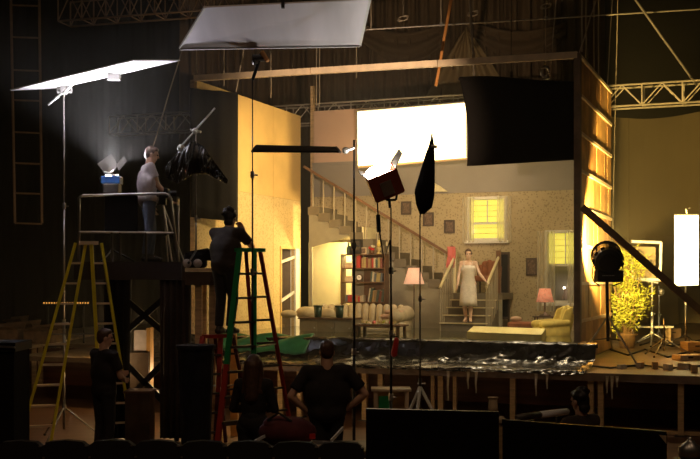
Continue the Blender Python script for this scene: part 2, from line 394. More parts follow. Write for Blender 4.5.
# windows
def window(name, label, h, blind_frac, sash):
    x0, x1, z0, z1 = h
    w_ = thing(name, label, 'window', S((x0+x1)/2, BW, z0), kind='structure')
    cs = .07
    for q in ((x0-cs, x0, z0-cs, z1+cs), (x1, x1+cs, z0-cs, z1+cs)): obj('casing', MB().sbox(q[0], q[1], BW-.05, BW+.08, q[2], q[3]), 'whitepaint', w_)
    obj('casing', MB().sbox(x0, x1, BW-.05, BW+.08, z1, z1+cs), 'whitepaint', w_)
    obj('sill', MB().sbox(x0-.12, x1+.12, BW-.12, BW+.08, z0-cs, z0), 'whitepaint', w_)
    zm = z0+(z1-z0)*sash
    obj('meeting_rail', MB().sbox(x0, x1, BW+.0, BW+.04, zm-.025, zm+.025), 'whitepaint', w_)
    obj('sash_bar', MB().sbox(x0, x1, BW+.0, BW+.04, z0, z0+.06), 'whitepaint', w_)
    obj('sash_bar', MB().sbox((x0+x1)/2-.012, (x0+x1)/2+.012, BW+.01, BW+.04, zm, z1), 'whitepaint', w_)
    for za, zb in ((zm, z1), (z0, zm)): obj('pane', MB().sbox(x0, x1, BW+.045, BW+.05, za+.02, zb-.02), 'paneglass', w_)
    zb0 = z1-(z1-z0)*blind_frac; n = max(4, int((z1-zb0)/.13))
    for i in range(n):
        obj('blind_slat', MB().sbox(x0, x1, BW+.10, BW+.105, zb0+(z1-zb0)*i/n+.004, zb0+(z1-zb0)*(i+1)/n-.004), 'blind', w_)
    if blind_frac < .9: obj('backing', MB().sbox(x0, x1, BW+.3, BW+.31, z0, zb0+.1), 'plaster', w_)
    return w_
def paneglass():
    m = bpy.data.materials.new('paneglass'); m.use_nodes = True; nt = m.node_tree; nt.nodes.clear()
    o = nt.nodes.new('ShaderNodeOutputMaterial'); g = nt.nodes.new('ShaderNodeBsdfGlossy'); g.inputs['Roughness'].default_value = .05
    t = nt.nodes.new('ShaderNodeBsdfTransparent'); x = nt.nodes.new('ShaderNodeMixShader'); x.inputs[0].default_value = .08
    nt.links.new(t.outputs[0], x.inputs[1]); nt.links.new(g.outputs[0], x.inputs[2]); nt.links.new(x.outputs[0], o.inputs[0]); MATS['paneglass'] = m
paneglass()
window('window_1', 'upper sash window glowing yellow behind the standing woman', h1, .96, .42)
window('window_2', 'lower sash window with yellow lit blind behind the armchair', h2, .44, .54)
wc = S(AB(SB(563, 288, BW))[0], BW+.15, SB(563, 288, BW).z); t = thing('pane_glint', 'small glowing ball standing in for a lamp reflection in the lower window', 'lamp', Vector((wc.x, wc.y, h2[2])))  # glowing ball set where a lamp's reflection shows in the pane
obj('bulb', MB().ball(wc, .022), 'lampglow', t); obj('stem', MB().tube(Vector((wc.x, wc.y, h2[2]-.03)), wc-ZZ*.02, .01), 'blackmetal', t)
def lace(label, x0, x1, z0, z1, k):
    mb = MB(); mb.grid(lambda u, v: S(x0+(x1-x0)*u, BW-.13+.03*math.sin(u*k*6.28)+.01*math.sin(v*9), z0+(z1-z0)*v), int(k*8), 6)
    one('lace_curtain', label, 'curtain', mb, 'lace', 'lace curtains at the two windows', smooth=True)
lace('sheer lace curtain on the left of the upper yellow window', h1[0]-.16, h1[0]+.14, h1[2]-.05, h1[3]+.06, 3)
lace('sheer lace curtain on the right of the upper yellow window', h1[1]-.16, h1[1]+.2, h1[2]-.05, h1[3]+.06, 3)
lace('sheer lace curtain on the left of the lower window by the armchair', h2[0]-.24, h2[0]+.2, h2[2]-.2, h2[3]+.05, 4)
lace('sheer lace curtain hanging nearest the timber wall at the lower window', h2[1]-.35, h2[1]+.05, h2[2]-.2, h2[3]+.05, 4)
# right wall, seen from its unfinished side
RA, RTOP, RB = 7.88, 6.56, 4.25
wr = thing('wall_set_right', 'unfinished timber back of the right set wall lit golden', 'wall', S(RA, 2, DECK), kind='structure')
obj('inner_skin', MB().sbox(RA-.05, RA, .05, RB, DECK, RTOP-.05), 'plaster', wr)
rows = [RTOP-.02-.69*i for i in range(9)]; rows[-1] = DECK
for j in range(8):
    e = [.12+(RB-.12)*(i+random.uniform(-.2, .2)*(0 < i < 8))/8 for i in range(9)]
    for i in range(8):
        t = random.uniform(.012, .028); obj('plank', MB().sbox(RA, RA+t, e[i]+.008, e[i+1]-.008, rows[j+1]+.02, rows[j]-.02), ['rawply', 'rawply2', 'rawply3'][random.randrange(3)], wr)
for z in rows[1:-1]+[RTOP]:
    obj('batten', MB().sbox(RA, RA+.05, .08, RB, z-.03, z+.03), 'palewood', wr)
obj('corner_post', MB().sbox(RA-.07, RA+.05, -.06, .08, DECK, RTOP+.04), 'weathered' if 'weathered' in MATS else 'brownsteel', wr)
# header beam and left front post
bm0 = S(-.05, -.02, 6.66); bm1 = SB(578, 55, -.02)
hb = thing('header_beam', 'long pale timber header beam spanning the open front of the set', 'beam', S(4, 0, 6.6))
c0, c1 = bm0, bm1
for i in range(3): obj('timber', MB().bar(c0.lerp(c1, i/3+.001), c0.lerp(c1, (i+1)/3-.001), .10, .12), 'palewood', hb)
# black cloth hung over the left wall
mb = MB(); q = [P(190.5, 88, 22.5), P(237.5, 93, 23.4), P(237.5, 222, 23.4), P(190.5, 217, 22.5)]
mb.grid(lambda u, v: q[3].lerp(q[2], u).lerp(q[0].lerp(q[1], u), v)+Vector((0, -.03*math.sin(u*9+v*2)-.02*math.sin(u*23), 0)), 20, 10)
one('black_drop_cloth', 'tall black cloth hung over the near end of the golden wall', 'cloth', mb, 'blackcloth2', smooth=True, solid=.02)
# pool under the set: rim, sheet, water
rim = MB().sbox(-.3, 8.1, -.93, -.83, DECK, LIP-.03).sbox(-.3, -.2, -.83, 6.2, DECK, LIP-.03).sbox(7.95, 8.05, -.83, 0, DECK, LIP-.03)
one('tank_rim', 'low timber wall holding the water in under black sheeting', 'tank', rim, 'darkwood')
one('pool_water', 'shallow greenish water flooding the floor of the built room', 'water', MB().sbox(.005, 7.82, -.82, SBF_-.01, DECK+.02, WATER), 'water', kind='stuff')
rnd = random.Random(4); nz = [(rnd.uniform(1, 9), rnd.uniform(2, 14), rnd.uniform(0, 6), rnd.uniform(.3, 1)) for _ in range(14)]
def crump(u, v): return sum(c[3]*math.sin(c[0]*v*3+c[1]*u*9+c[2]+2*math.sin(u*c[1]*3)) for c in nz)/5
prof = [(-.80, WATER-.02), (-.82, LIP-.01), (-.88, LIP+.01), (-.97, LIP-.02), (-1.06, 1.2), (-1.15, 1.06), (-1.35, .99), (-1.7, .975), (-2.0, .97), (-2.2, .965), (-2.28, .92)]
def sheet(u, v):
    t = v*(len(prof)-1); i = min(int(t), len(prof)-2); f_ = t-i
    b_ = prof[i][0]*(1-f_)+prof[i+1][0]*f_; z_ = prof[i][1]*(1-f_)+prof[i+1][1]*f_; c_ = crump(u, v)
    b_ -= .05*max(0, c_)*(v > .15)+.012*abs(crump(u*3, v))*(v > .1); z_ += .05*abs(c_)*(v > .45)+.008*c_
    k_ = abs(math.sin(u*173+5*math.sin(v*13+u*40)))*abs(math.sin(v*31+4*math.sin(u*57)))*(v > .12)
    return S(-.4+8.75*u, b_-.02*k_, z_+.013*k_*(v > .5))
one('plastic_sheet', 'crumpled black plastic sheeting draped along the front of the stage', 'plastic sheet', MB().grid(sheet, 260, 40), 'blackplastic', smooth=True)
mb = MB().grid(lambda u, v: S(1.0+2.0*u, -.80-.45*v-.05*abs(math.sin(u*9+v*3)), LIP+.035-.32*v**1.6+.03*math.sin(u*14+v*5)), 40, 10)
one('green_tarp', 'bright green tarp bunched over the tank edge at left', 'tarp', mb, 'greentarp', smooth=True, solid=.015)
# deck legs and hanging strips
g = 'timber legs under the front of the stage deck'
lx = [(300, 'lit timber leg under the deck nearest the man with hands on hips'), (365, 'deck leg between the round stand base and the crate'), (381, 'deck leg just left of the green crate'), (433, 'deck leg right behind the white stand feet'), (441, 'right one of two close deck legs by the white stand feet'), (455, 'thin deck leg left of the white paper roll'), (513, 'deck leg standing above the long pale tube'), (591, 'left deck leg of the pair beside the seated head'), (601, 'right deck leg of the pair beside the seated head'), (681, 'deck leg farthest to the right'), (256, 'deck leg seen through the red ladder'), (281, 'deck leg right of the red ladder rail')]
for px, lab in lx:
    p = SB(px, 372, -2.14); a_, _ = AB(p); wd = .09 if px not in (433, 455, 523) else .06
    t = thing('deck_leg', lab, 'post', S(a_, -2.14, 0), g)
    obj('post', MB().sbox(a_-wd/2, a_+wd/2, -2.14-wd/2, -2.14+wd/2, .0, DECK-.10), 'pine', t); obj('foot', MB().sbox(a_-.09, a_+.09, -2.24, -2.04, 0, .02), 'darksteel', t)
for px, y1, lab in ((448, 400, 'first'), (468, 388, 'second'), (476, 392, 'third'), (536, 395, 'fourth'), (547, 388, 'fifth'), (607, 392, 'sixth'), (612, 398, 'seventh'), (617, 386, 'eighth')):
    a_ = AB(SB(px, 375, -2.30))[0]; z1 = SB(px, y1, -2.30).z
    mb = MB().grid(lambda u, v: S(a_+(u-.5)*.05*(1-v*.7), -2.30+.015*math.sin(v*9), DECK-.02+(z1-DECK)*v), 2, 8)
    one('plastic_strip', lab+' torn plastic strip hanging from the deck edge, counted from the left', 'strip', mb, 'upholstery', 'torn plastic strips under the deck edge', solid=.004)
bx = MB().bar(S(8.35, -2.05, .04), S(10.5, -2.05, .04), .08, .06)
one('floor_batten', 'pale batten lying on the floor under the right of the deck', 'batten', bx, 'pine')
# ================================================================== stairs
SBF = 5.0
pt, pb = SB(309, 207, SBF), SB(452, 293, SBF); at, ab_ = AB(pt)[0], AB(pb)[0]; zt, zl = pt.z, pb.z
stair = thing('staircase', 'long staircase with thin balusters running down the back wall to a landing', 'staircase', S((at+ab_)/2, 5.6, DECK))
NS = 13
for i in range(NS):
    x0 = at+(ab_-at)*i/NS; x1 = at+(ab_-at)*(i+1)/NS; z = zt-(zt-zl)*i/NS
    obj('step', MB().sbox(x0-.02, x1, SBF-.03, BW, z-.20, z), 'stairpaint', stair)
al1 = AB(SB(502, 293, SBF))[0]
obj('landing', MB().sbox(ab_, al1, SBF, BW, zl-.15, zl), 'stairpaint', stair)
# face under the stair; opening's slanted top is shaped after a light cone's edge
zo = lambda px, py: SB(px, py, SBF+.03)
sp = MB(); ext = V*.05
def zline(a): return zt-.2-(zt-zl)*(a-at)/(ab_-at)
o0 = AB(zo(312.5, 250))[0]; o1 = AB(zo(352, 250))[0]; zo0 = zo(312.5, 247).z; zo1 = zo(352, 235).z
sp.prism([S(at, SBF, DECK), S(o0, SBF, DECK), S(o0, SBF, zline(o0)+.1), S(at, SBF, zline(at)+.1)], ext)
sp.prism([S(o0, SBF, zo0), S(o1, SBF, zo1), S(o1, SBF, zline(o1)+.1), S(o0, SBF, zline(o0)+.1)], ext)
sp.prism([S(o1, SBF, DECK), S(ab_, SBF, DECK), S(ab_, SBF, zline(ab_)+.1), S(o1, SBF, zline(o1)+.1)], ext)
sp.prism([S(ab_, SBF, DECK), S(al1, SBF, DECK), S(al1, SBF, zl-.15), S(ab_, SBF, zl-.15)], ext)
obj('side_panel', sp, 'spandrel', stair)
obj('closet_wall', MB().sbox(o0-.5, o1+.6, BW-.25, BW-.2, DECK, zline(o1)), 'cream', stair)
obj('closet_wall', MB().sbox(o1+.25, o1+.3, SBF+.05, BW-.25, DECK, zo1+.2), 'cream', stair)
cl = thing('closet_lamp', 'hidden bulb lighting the cream recess under the stairs', 'lamp', S(o1+.12, SBF+.35, zo1-.15))
obj('bulb', MB().ball(S(o1+.12, SBF+.35, zo1-.15), .04), 'lampglow', cl); obj('cord', MB().tube(S(o1+.12, SBF+.35, zo1-.12), S(o1+.12, SBF+.35, zo1+.1), .008), 'blackmetal', cl)
point('closet_light', S(o1-.0, SBF+.4, zo1-.35), 120, (1, .80, .36), .08, cl)
HR = .9
for i in range(NS+1):
    x = at+(ab_-at)*(i+.35)/NS if i < NS else ab_+.02; z = zt-(zt-zl)*min(i, NS)/NS
    obj('baluster', MB().box(S(x, SBF+.02, z+HR/2-.05), (.026, .026, HR), -TH), 'balpaint', stair)
obj('handrail', MB().bar(S(at-.15, SBF+.02, zt+HR+.12), S(ab_, SBF+.02, zl+HR-.02), .05, .06), 'railwood', stair)
obj('newel', MB().box(S(ab_, SBF, zl+.5), (.09, .09, 1.05), -TH).ball(S(ab_, SBF, zl+1.07), .06), 'railwood', stair)
# short flight towards the camera
f0, f1 = ab_+.06, al1-.08
NF = 4
for i in range(NF):
    z = zl-.17*(i+1); obj('step', MB().sbox(f0, f1, SBF-.3*(i+1), SBF-.3*i, DECK, z), 'stairpaint', stair)
    obj('nosing', MB().sbox(f0-.02, f1+.02, SBF-.3*(i+1)-.03, SBF-.3*(i+1)+.05, z, z+.025), 'cream', stair)
for x in (f0, f1):
    pts = [S(x, SBF, zl+.85)]+[S(x, SBF-.3*i, zl-.17*i+.85-.03*max(0, i-3)) for i in range(1, 5)]
    obj('handrail', MB().path(pts, .035, 8), 'cream', stair, smooth=True)
    for i in range(1, 5):
        for k in (0, .5):
            b_ = SBF-.3*(i-k); xx = x; zf = zl-.17*(i-k)
            obj('baluster', MB().tube(S(xx, b_, max(DECK, zf-.3)), S(xx, b_, zf+.84), .016, n=6), 'balpaint', stair)
    obj('newel', MB().sbox(x-.05, x+.05, SBF-.05, SBF+.05, zl, zl+1.0), 'cream' if x == f0 else 'railwood', stair)
# ================================================================== furniture in the set
def zat(px, py, b): return SB(px, py, b).z
def aat(px, b): return AB(SB(px, 278, b))[0]
# bookshelf against the stair side
bb_ = 4.62; s0, s1 = aat(340.5, bb_), aat(385, bb_); ztop = zat(362, 254, bb_)
sh = thing('bookshelf', 'dark wooden open bookshelf full of books under the stairs', 'bookshelf', S((s0+s1)/2, bb_+.15, DECK))
for x in (s0, s1-.03): obj('side_panel', MB().sbox(x, x+.03, bb_, bb_+.3, DECK, ztop), 'shelfwood', sh)
zs = [ztop-.03, zat(362, 269, bb_), zat(362, 283, bb_), zat(362, 303, bb_), DECK+.5]
for z in zs: obj('shelf', MB().sbox(s0, s1, bb_, bb_+.3, z, z+.03), 'shelfwood', sh)
obj('back_panel', MB().sbox(s0+.5, s1, bb_+.29, bb_+.3, DECK, ztop), 'shelfwood', sh)
ORD = 'first second third fourth fifth sixth seventh eighth ninth tenth eleventh twelfth thirteenth fourteenth fifteenth sixteenth'.split()
cols = ['red', 'cream', 'dark grey', 'brown', 'pale', 'dark red', 'dark green', 'ochre']
def books(zsh, x0, x1, h, rowname, lean=0, seq=None):
    x = x0; n = 0
    while x < x1:
        wd = random.uniform(.03, .06); hh = h*random.uniform(.75, 1); k = random.randrange(8) if not seq else seq[n % len(seq)]; n += 1
        p = S(x+wd/2, bb_+.12, zsh+.031)
        t = thing('book', '%s book, %s from the left on the %s' % (cols[k], ORD[n-1], rowname), 'book', p, 'books on the bookshelf')
        R = Matrix.Rotation(-TH, 3, 'Z')@Matrix.Rotation(lean, 3, 'Y')
        obj('cover', MB().box(p+ZZ*hh/2, (wd, .17, hh), M=R), 'book%d' % k, t); obj('pages', MB().box(p+ZZ*hh/2+V*.01, (wd-.012, .165, hh+.004), M=R), 'paper', t)
        x += wd+.004+abs(math.sin(lean))*.04
books(zs[1], aat(356, bb_), aat(359.5, bb_), .32, 'upright cluster of the top book shelf', seq=[0, 0, 5]); books(zs[1], aat(361, bb_), aat(381, bb_), .26, 'top book shelf')
books(zs[2], aat(370, bb_), aat(382, bb_), .25, 'middle book shelf', .1); books(zs[3], aat(368, bb_), aat(383, bb_), .34, 'third book shelf, right half', .15); books(zs[3], aat(345, bb_), aat(362, bb_), .17, 'third book shelf, left half')
for k, (px, zsh) in enumerate(((344, zs[1]), (344, zs[2]))):
    x = aat(px, bb_)
    for i in range(3):
        t = thing('book', ['lowest', 'middle', 'topmost'][i]+' book of the flat pile at the left of the '+['top inner', 'middle'][k]+' shelf', 'book', S(x+.1, bb_+.15, zsh+.031+i*.045), 'books on the bookshelf')
        obj('cover', MB().sbox(x, x+.24-.02*i, bb_+.04, bb_+.22, zsh+.031+i*.045, zsh+.073+i*.045), 'book%d' % ((i+k*3) % 8), t)
        obj('pages', MB().sbox(x+.005, x+.245-.02*i, bb_+.035, bb_+.21, zsh+.037+i*.045, zsh+.067+i*.045), 'paper', t)
ck = S(aat(358.5, bb_), bb_+.08, zs[2]+.031)
t = thing('mantel_clock', 'small round clock with pale face on the middle shelf', 'clock', ck); Rf = Matrix.Rotation(-TH, 3, 'Z')@Matrix.Rotation(math.pi/2, 3, 'X')
obj('case', MB().lathe([(.07, -.03), (.085, -.02), (.085, .03), (.07, .04)], ck+ZZ*.1, 18, Rf).box(ck+ZZ*.012, (.14, .07, .024), -TH), 'darkwood', t); obj('dial', MB().lathe([(.062, 0), (.062, .012)], ck+ZZ*.1-V*.035, 18, Rf), 'white', t)
obj('hand', MB().bar(ck+ZZ*.1-V*.052, ck+ZZ*.145-V*.052, .008, .004), 'blackmetal', t); obj('hand', MB().bar(ck+ZZ*.1-V*.052, ck+ZZ*.11-V*.052+U*.03, .008, .004), 'blackmetal', t)
def lathe_thing(name, label, cat, base, parts, group=None):
    t = thing(name, label, cat, base, group)
    for nm, prof, m in parts: obj(nm, MB().lathe([(r, z) for r, z in prof], base, 16), m, t, smooth=True)
    return t
p = S(aat(354.5, bb_), bb_+.14, ztop+.001)
t = thing('radio_box', 'black box standing on top of the bookshelf', 'box', p); obj('case', MB().box(p+ZZ*.18, (.26, .2, .36), -TH), 'blackmetal', t, bevel=.01); obj('grille', MB().box(p+ZZ*.2-V*.101, (.2, .006, .22), -TH), 'darksteel', t)
lathe_thing('green_bottle', 'green glass bottle on the left of the bookshelf top', 'bottle', S(aat(347, bb_), bb_+.12, ztop+.001), [('body', [(.05, 0), (.055, .02), (.055, .16), (.02, .22), (.02, .29)], 'greenglass'), ('stopper', [(.018, .29), (.022, .3), (.018, .32)], 'paper')])
lathe_thing('oil_lamp', 'yellow glass oil lamp on the right of the bookshelf top', 'lamp', S(aat(377, bb_), bb_+.12, ztop+.001), [('base', [(.06, 0), (.06, .02), (.02, .05), (.06, .1), (.055, .15), (.03, .17)], 'book7'), ('chimney', [(.03, .17), (.045, .22), (.025, .34)], 'armchair')])
p = S(aat(370, bb_), bb_+.13, ztop+.001)
t = thing('flower_posy', 'small red flower posy in a bowl on the bookshelf top', 'flowers', p); obj('bowl', MB().lathe([(.03, 0), (.06, .03), (.07, .08)], p, 14), 'shelfwood', t)
for i in range(7): obj('blossom', MB().ball(p+Vector((.05*math.cos(i*2.4)*(i > 0), .05*math.sin(i*2.4)*(i > 0), .12+.03*(i % 3))), .035, 8, 5), ['redpaint', 'book0', 'book1'][i % 3], t)
p = S(aat(361.5, bb_), bb_+.15, ztop+.001); t = thing('framed_photo', 'little framed photo standing on the bookshelf top', 'picture', p)
obj('frame', MB().box(p+ZZ*.08, (.14, .02, .16), -TH), 'paper', t); obj('print', MB().box(p+ZZ*.08-V*.011, (.1, .004, .12), -TH), 'picture', t)
# channel-back sofa
fb = 3.9; x0, x1 = aat(312, fb), aat(411, fb); zsb = zat(360, 303, fb)
sf = thing('sofa', 'pale channel-backed sofa with rolled arms standing in the water before the bookshelf', 'sofa', S((x0+x1)/2, fb, DECK))
obj('base', MB().sbox(x0+.15, x1-.15, fb-.75, fb+.1, DECK+.08, DECK+.42), 'upholstery', sf, bevel=.03)
for i in range(3):
    w3 = (x1-x0-.5)/3; obj('seat_cushion', MB().sbox(x0+.25+w3*i+.01, x0+.25+w3*(i+1)-.01, fb-.72, fb-.05, DECK+.42, DECK+.56), 'upholstery', sf, bevel=.05)
nc = 12
for i in range(nc):
    xa = x0+.2+(x1-x0-.4)*(i+.5)/nc; wc = (x1-x0-.4)/nc/2
    obj('back_channel', MB().capsule(S(xa, fb+.06, DECK+.45), S(xa, fb+.12, zsb-wc-.03*abs(i-5.5)/5.5), wc*.98, wc*.98, 10), 'upholstery', sf, smooth=True)
for x in (x0+.14, x1-.14):
    obj('arm', MB().capsule(S(x, fb-.68, DECK+.68), S(x, fb+.1, DECK+.72), .17, .19, 14).sbox(x-.12, x+.12, fb-.7, fb+.12, DECK+.05, DECK+.66), 'upholstery', sf, smooth=True)
for x in (x0+.1, x1-.1):
    for b_ in (fb-.66, fb+.06): obj('leg', MB().tube(S(x, b_, DECK), S(x, b_, DECK+.1), .03), 'darkwood', sf)
for k, (px, py, b_, r, lab) in enumerate(((306, 313, 3.1, (.25, .16, .15), 'round pale cushion at the left end of the sofa'), (327, 315, 3.2, (.24, .12, .16), 'pale cushion leaning between the two dark pots'), (289, 314, 2.6, (.2, .14, .09), 'pale cushion floating by the doorway'))):
    p = SB(px, py, b_); p.z -= .0
    t = thing('cushion', lab, 'cushion', p-ZZ*r[2], 'pale cushions about the sofa'); obj('pad', MB().ball(p, r, 18, 10, Matrix.Rotation(-TH, 3, 'Z')), 'upholstery', t, smooth=True); obj('piping', MB().path([p+U*r[0]*.98*math.cos(q*.3307)+ZZ*r[2]*.98*math.sin(q*.3307)-V*.01 for q in range(20)], .008), 'cream', t)
# dining table with dishes, sideboard end with pots
tb = 2.52; x0, x1 = aat(298, tb), aat(354, tb); zt_ = zat(325, 318, tb)
t = thing('sideboard', 'low wooden cabinet with dark pots standing left of the tall stand', 'cabinet', S((x0+x1)/2, tb+.2, DECK))
obj('body', MB().sbox(x0+.03, x1-.03, tb+.02, tb+.5, DECK, zt_-.03), 'spandrel', t); obj('top', MB().sbox(x0, x1, tb-.02, tb+.54, zt_-.03, zt_), 'shelfwood', t)
for i in range(3):
    xa, xb = x0+.05+(x1-x0-.1)*i/3, x0+.05+(x1-x0-.1)*(i+1)/3
    d = obj('door', MB().sbox(xa+.01, xb-.01, tb, tb+.02, DECK+.05, zt_-.06), 'spandrel', t); obj('knob', MB().ball(S(xb-.06, tb-.015, (DECK+zt_)/2+.1), .02, 8, 6), 'steel', d)
for px, lab in ((318, 'left one of two dark green pots on the low cabinet'), (339.5, 'right one of two dark green pots on the low cabinet')):
    p = S(aat(px, tb+.2), tb+.2, zt_+.001)
    lathe_thing('plant_pot', lab, 'pot', p, [('body', [(.07, 0), (.08, .01), (.10, .26)], 'greenglass'), ('rim', [(.105, .25), (.108, .28), (.085, .28)], 'greenglass')], 'dark green pots on the low cabinet')
cb = 2.7; x0, x1 = aat(357, cb), aat(404, cb); zc = zat(380, 324.5, cb)
t = thing('coffee_table', 'low wooden coffee table heaped with dishes in front of the sofa', 'table', S((x0+x1)/2, cb, DECK))
obj('top', MB().sbox(x0, x1, cb-.25, cb+.35, zc-.04, zc), 'shelfwood', t, bevel=.01)
for x in (x0+.08, x1-.08):
    for b_ in (cb-.18, cb+.28): obj('leg', MB().sbox(x-.03, x+.03, b_-.03, b_+.03, DECK, zc-.04), 'shelfwood', t)
rnd = random.Random(12)
for i in range(9):
    p = S(x0+.12+(x1-x0-.3)*i/8, cb-.12+.3*rnd.random(), zc+.001); hh = rnd.uniform(.01, .05)
    lab = '%s dish, %s from the left on the coffee table' % (['white', 'cream'][i % 2], ORD[i])
    lathe_thing('dish', lab, 'dish', p, [('plate', [(.04, 0), (.05, .004), (.085+.03*(i % 3 == 0), .02), (.08, .024), (.04, .01)], ['white', 'cream'][i % 2]), ('food', [(.045, .012), (.04, .03+hh), (.012, .05+hh)], ['book7', 'foliage', 'book1', 'pinkcloth'][i % 4])], 'dishes on the coffee table')
p = SB(390, 319.5, 3.15)
t = thing('pink_blanket', 'pinkish folded blanket on the right half of the sofa seat', 'blanket', S(AB(p)[0], 3.4, DECK+.58)); q = S(AB(p)[0], 3.35, DECK+.68); obj('fold', MB().box(q, (.5, .4, .1), -TH), 'pinkplaster', t, bevel=.04); obj('fold', MB().box(q+ZZ*.1+U*.05, (.4, .36, .09), -TH), 'pinkplaster', t, bevel=.04)
# floor lamp and table lamp
def floor_lamp(name, label, px, py0, py1, b, w0, w1, m, zbase, power):
    p = SB(px, py1, b); top = SB(px, py0, b); k = p.y/F
    t = thing(name, label, 'lamp', Vector((p.x, p.y, zbase)))
    base = Vector((p.x, p.y, zbase)); h = p.z-zbase; H = top.z-zbase
    obj('base', MB().lathe([(.13, 0), (.13, .02), (.04, .05), (.02, .09)], base, 18), 'darkwood', t, smooth=True); obj('pole', MB().tube(base+ZZ*.05, base+ZZ*(H-.05), .014), 'darkwood', t)
    n = 20; mb = MB(); vs = []
    for r, z in ((w1*k/2, h), (w0*k/2, H)): vs += [base+Vector((r*math.cos(6.2832*i/n), r*math.sin(6.2832*i/n), z)) for i in range(n)]
    mb.add(vs, [(i, (i+1) % n, n+(i+1) % n, n+i) for i in range(n)])
    obj('lamp_shade', mb, m, t, smooth=True, solid=.006)
    obj('bulb', MB().ball(base+ZZ*(h+.12), .04), 'lampglow', t); point('bulb_light', base+ZZ*(h+.06), power, (1, .72, .4), .05, t)
floor_lamp('floor_lamp', 'tall floor lamp with a glowing pink shade in front of the stairs', 414, 268, 284, 4.3, 11, 20.5, 'shadepink', DECK, 3)
zsd = zat(545, 316, 4.6)
p = S(aat(545, 4.6), 4.6, DECK)
t = thing('side_table', 'small side table carrying the red shaded lamp behind the armchair', 'table', p); obj('top', MB().box(p+ZZ*(zsd-DECK-.015), (.5, .4, .03), -TH), 'darkwood', t)
for i in (-1, 1):
    for j in (-1, 1): obj('leg', MB().tube(p+U*.2*i+V*.15*j, p+U*.2*i+V*.15*j+ZZ*(zsd-DECK-.03), .018), 'darkwood', t)
floor_lamp('table_lamp', 'table lamp with glowing red shade behind the yellow armchair', 545, 288.5, 302, 4.6, 11, 17.5, 'shadered', zsd, 2)
# armchair
ab2 = 3.0; c = S(aat(553, ab2), ab2, DECK); RZ = -TH+math.radians(-62); Ra = Matrix.Rotation(RZ, 3, 'Z')
L = lambda x, y, z: c+Ra@Vector((x*.86, y*.86, z*.98))
t = thing('armchair', 'yellow upholstered wing armchair turned towards the table', 'armchair', c)
obj('seat', MB().box(L(0, -.1, .38), (.52, .6, .2), RZ), 'armchair', t, bevel=.05); obj('base', MB().box(L(0, -.05, .2), (.66, .66, .22), RZ), 'armchair', t, bevel=.03)
mb = MB()
for i in range(7): mb.capsule(L(-.27+.09*i, .24, .3), L(-.27+.09*i, .36, .92-.018*(i-3)**2), .075, .075, 8)
obj('backrest', mb, 'armchair', t, smooth=True)
for s_ in (-1, 1):
    obj('arm', MB().capsule(L(.33*s_, -.36, .58), L(.33*s_, .25, .62), .085, .085, 10).box(L(.33*s_, -.05, .35), (.13, .6, .45), RZ), 'armchair', t, smooth=True)
    obj('wing', MB().slab([L(.33*s_, .08, .62), L(.33*s_, .32, .62), L(.33*s_, .40, .98), L(.33*s_, .2, .9)], .08), 'armchair', t, bevel=.02)
    for q in (-.3, .25): obj('leg', MB().tube(L(.26*s_, q, 0), L(.26*s_, q, .12), .025, .03), 'darkwood', t)
# skirted table with yellow cloth
tz = 1.45; cn = [PZ(467, 331.5, tz), PZ(541.5, 334.5, tz)]
cn += [cn[1]+(PZ(547, 327, tz)-cn[1]).normalized()*2.5, cn[0]+(PZ(474, 325.4, tz)-cn[0]).normalized()*2.5]; mid = sum(cn, Vector())/4
t = thing('skirted_table', 'low table under a pale yellow cloth with gathered skirt at the front of the set', 'table', Vector((mid.x, mid.y, DECK)))
obj('top_cloth', MB().prism([p-ZZ*.03 for p in cn], ZZ*.03), 'tablecloth', t, bevel=.01)
mb = MB()
def skirt(u, v):
    per = min(u*4, 3.9999); s_ = int(per); f_ = per-s_; p = cn[s_].lerp(cn[(s_+1) % 4], f_); d = (cn[(s_+1) % 4]-cn[s_]).normalized(); n_ = Vector((d.y, -d.x, 0))
    return p+n_*(.012+.025*math.sin(u*260))*v-ZZ*(.03+(tz-.05-DECK)*v)
mb.grid(skirt, 240, 4); obj('skirt', mb, 'tablecloth', t, smooth=True)
for p in cn: q = p.lerp(mid, .08); obj('leg', MB().box((q.x, q.y, (DECK+tz-.03)/2), (.06, .06, tz-.03-DECK), -TH), 'pine', t)
# dark bench beside the armchair
p = S(aat(523, 3.9), 3.9, DECK); t = thing('footstool', 'low dark upholstered stool behind the skirted table', 'stool', p)
obj('cushion', MB().box(p+ZZ*.5, (.62, .45, .16), -TH), 'browncloth', t, bevel=.05); obj('frame', MB().box(p+ZZ*.38, (.56, .4, .08), -TH), 'darkwood', t)
for i in (-1, 1):
    for j in (-1, 1): obj('leg', MB().tube(p+U*.25*i+V*.17*j, p+U*.25*i+V*.17*j+ZZ*.36, .025), 'darkwood', t)
p = S(aat(516, 3.8), 3.8, DECK+.585); one('pink_slipper', 'small pink bundle lying on the low dark stool', 'bundle', MB().ball(p+ZZ*.06, (.13, .09, .06), 12, 8), 'pinkplaster', smooth=True)
# brown chair on the landing behind the woman
p = S(aat(487, 5.35), 5.35, zl); t = thing('brown_chair', 'rust brown round-backed chair on the stair landing', 'chair', p)
mb = MB()
for i in range(5): mb.capsule(p+U*(-.22+.11*i)+V*.2+ZZ*.35, p+U*(-.22+.11*i)+V*.26+ZZ*(.72-.03*(i-2)**2), .08, .08, 8)
obj('backrest', mb, 'browncloth', t, smooth=True); obj('seat', MB().box(p+ZZ*.34, (.55, .5, .14), -TH), 'browncloth', t, bevel=.04)
for i in (-1, 1):
    for j in (-1, 1): obj('leg', MB().tube(p+U*.22*i+V*.2*j, p+U*.22*i+V*.2*j+ZZ*.28, .02), 'darkwood', t)
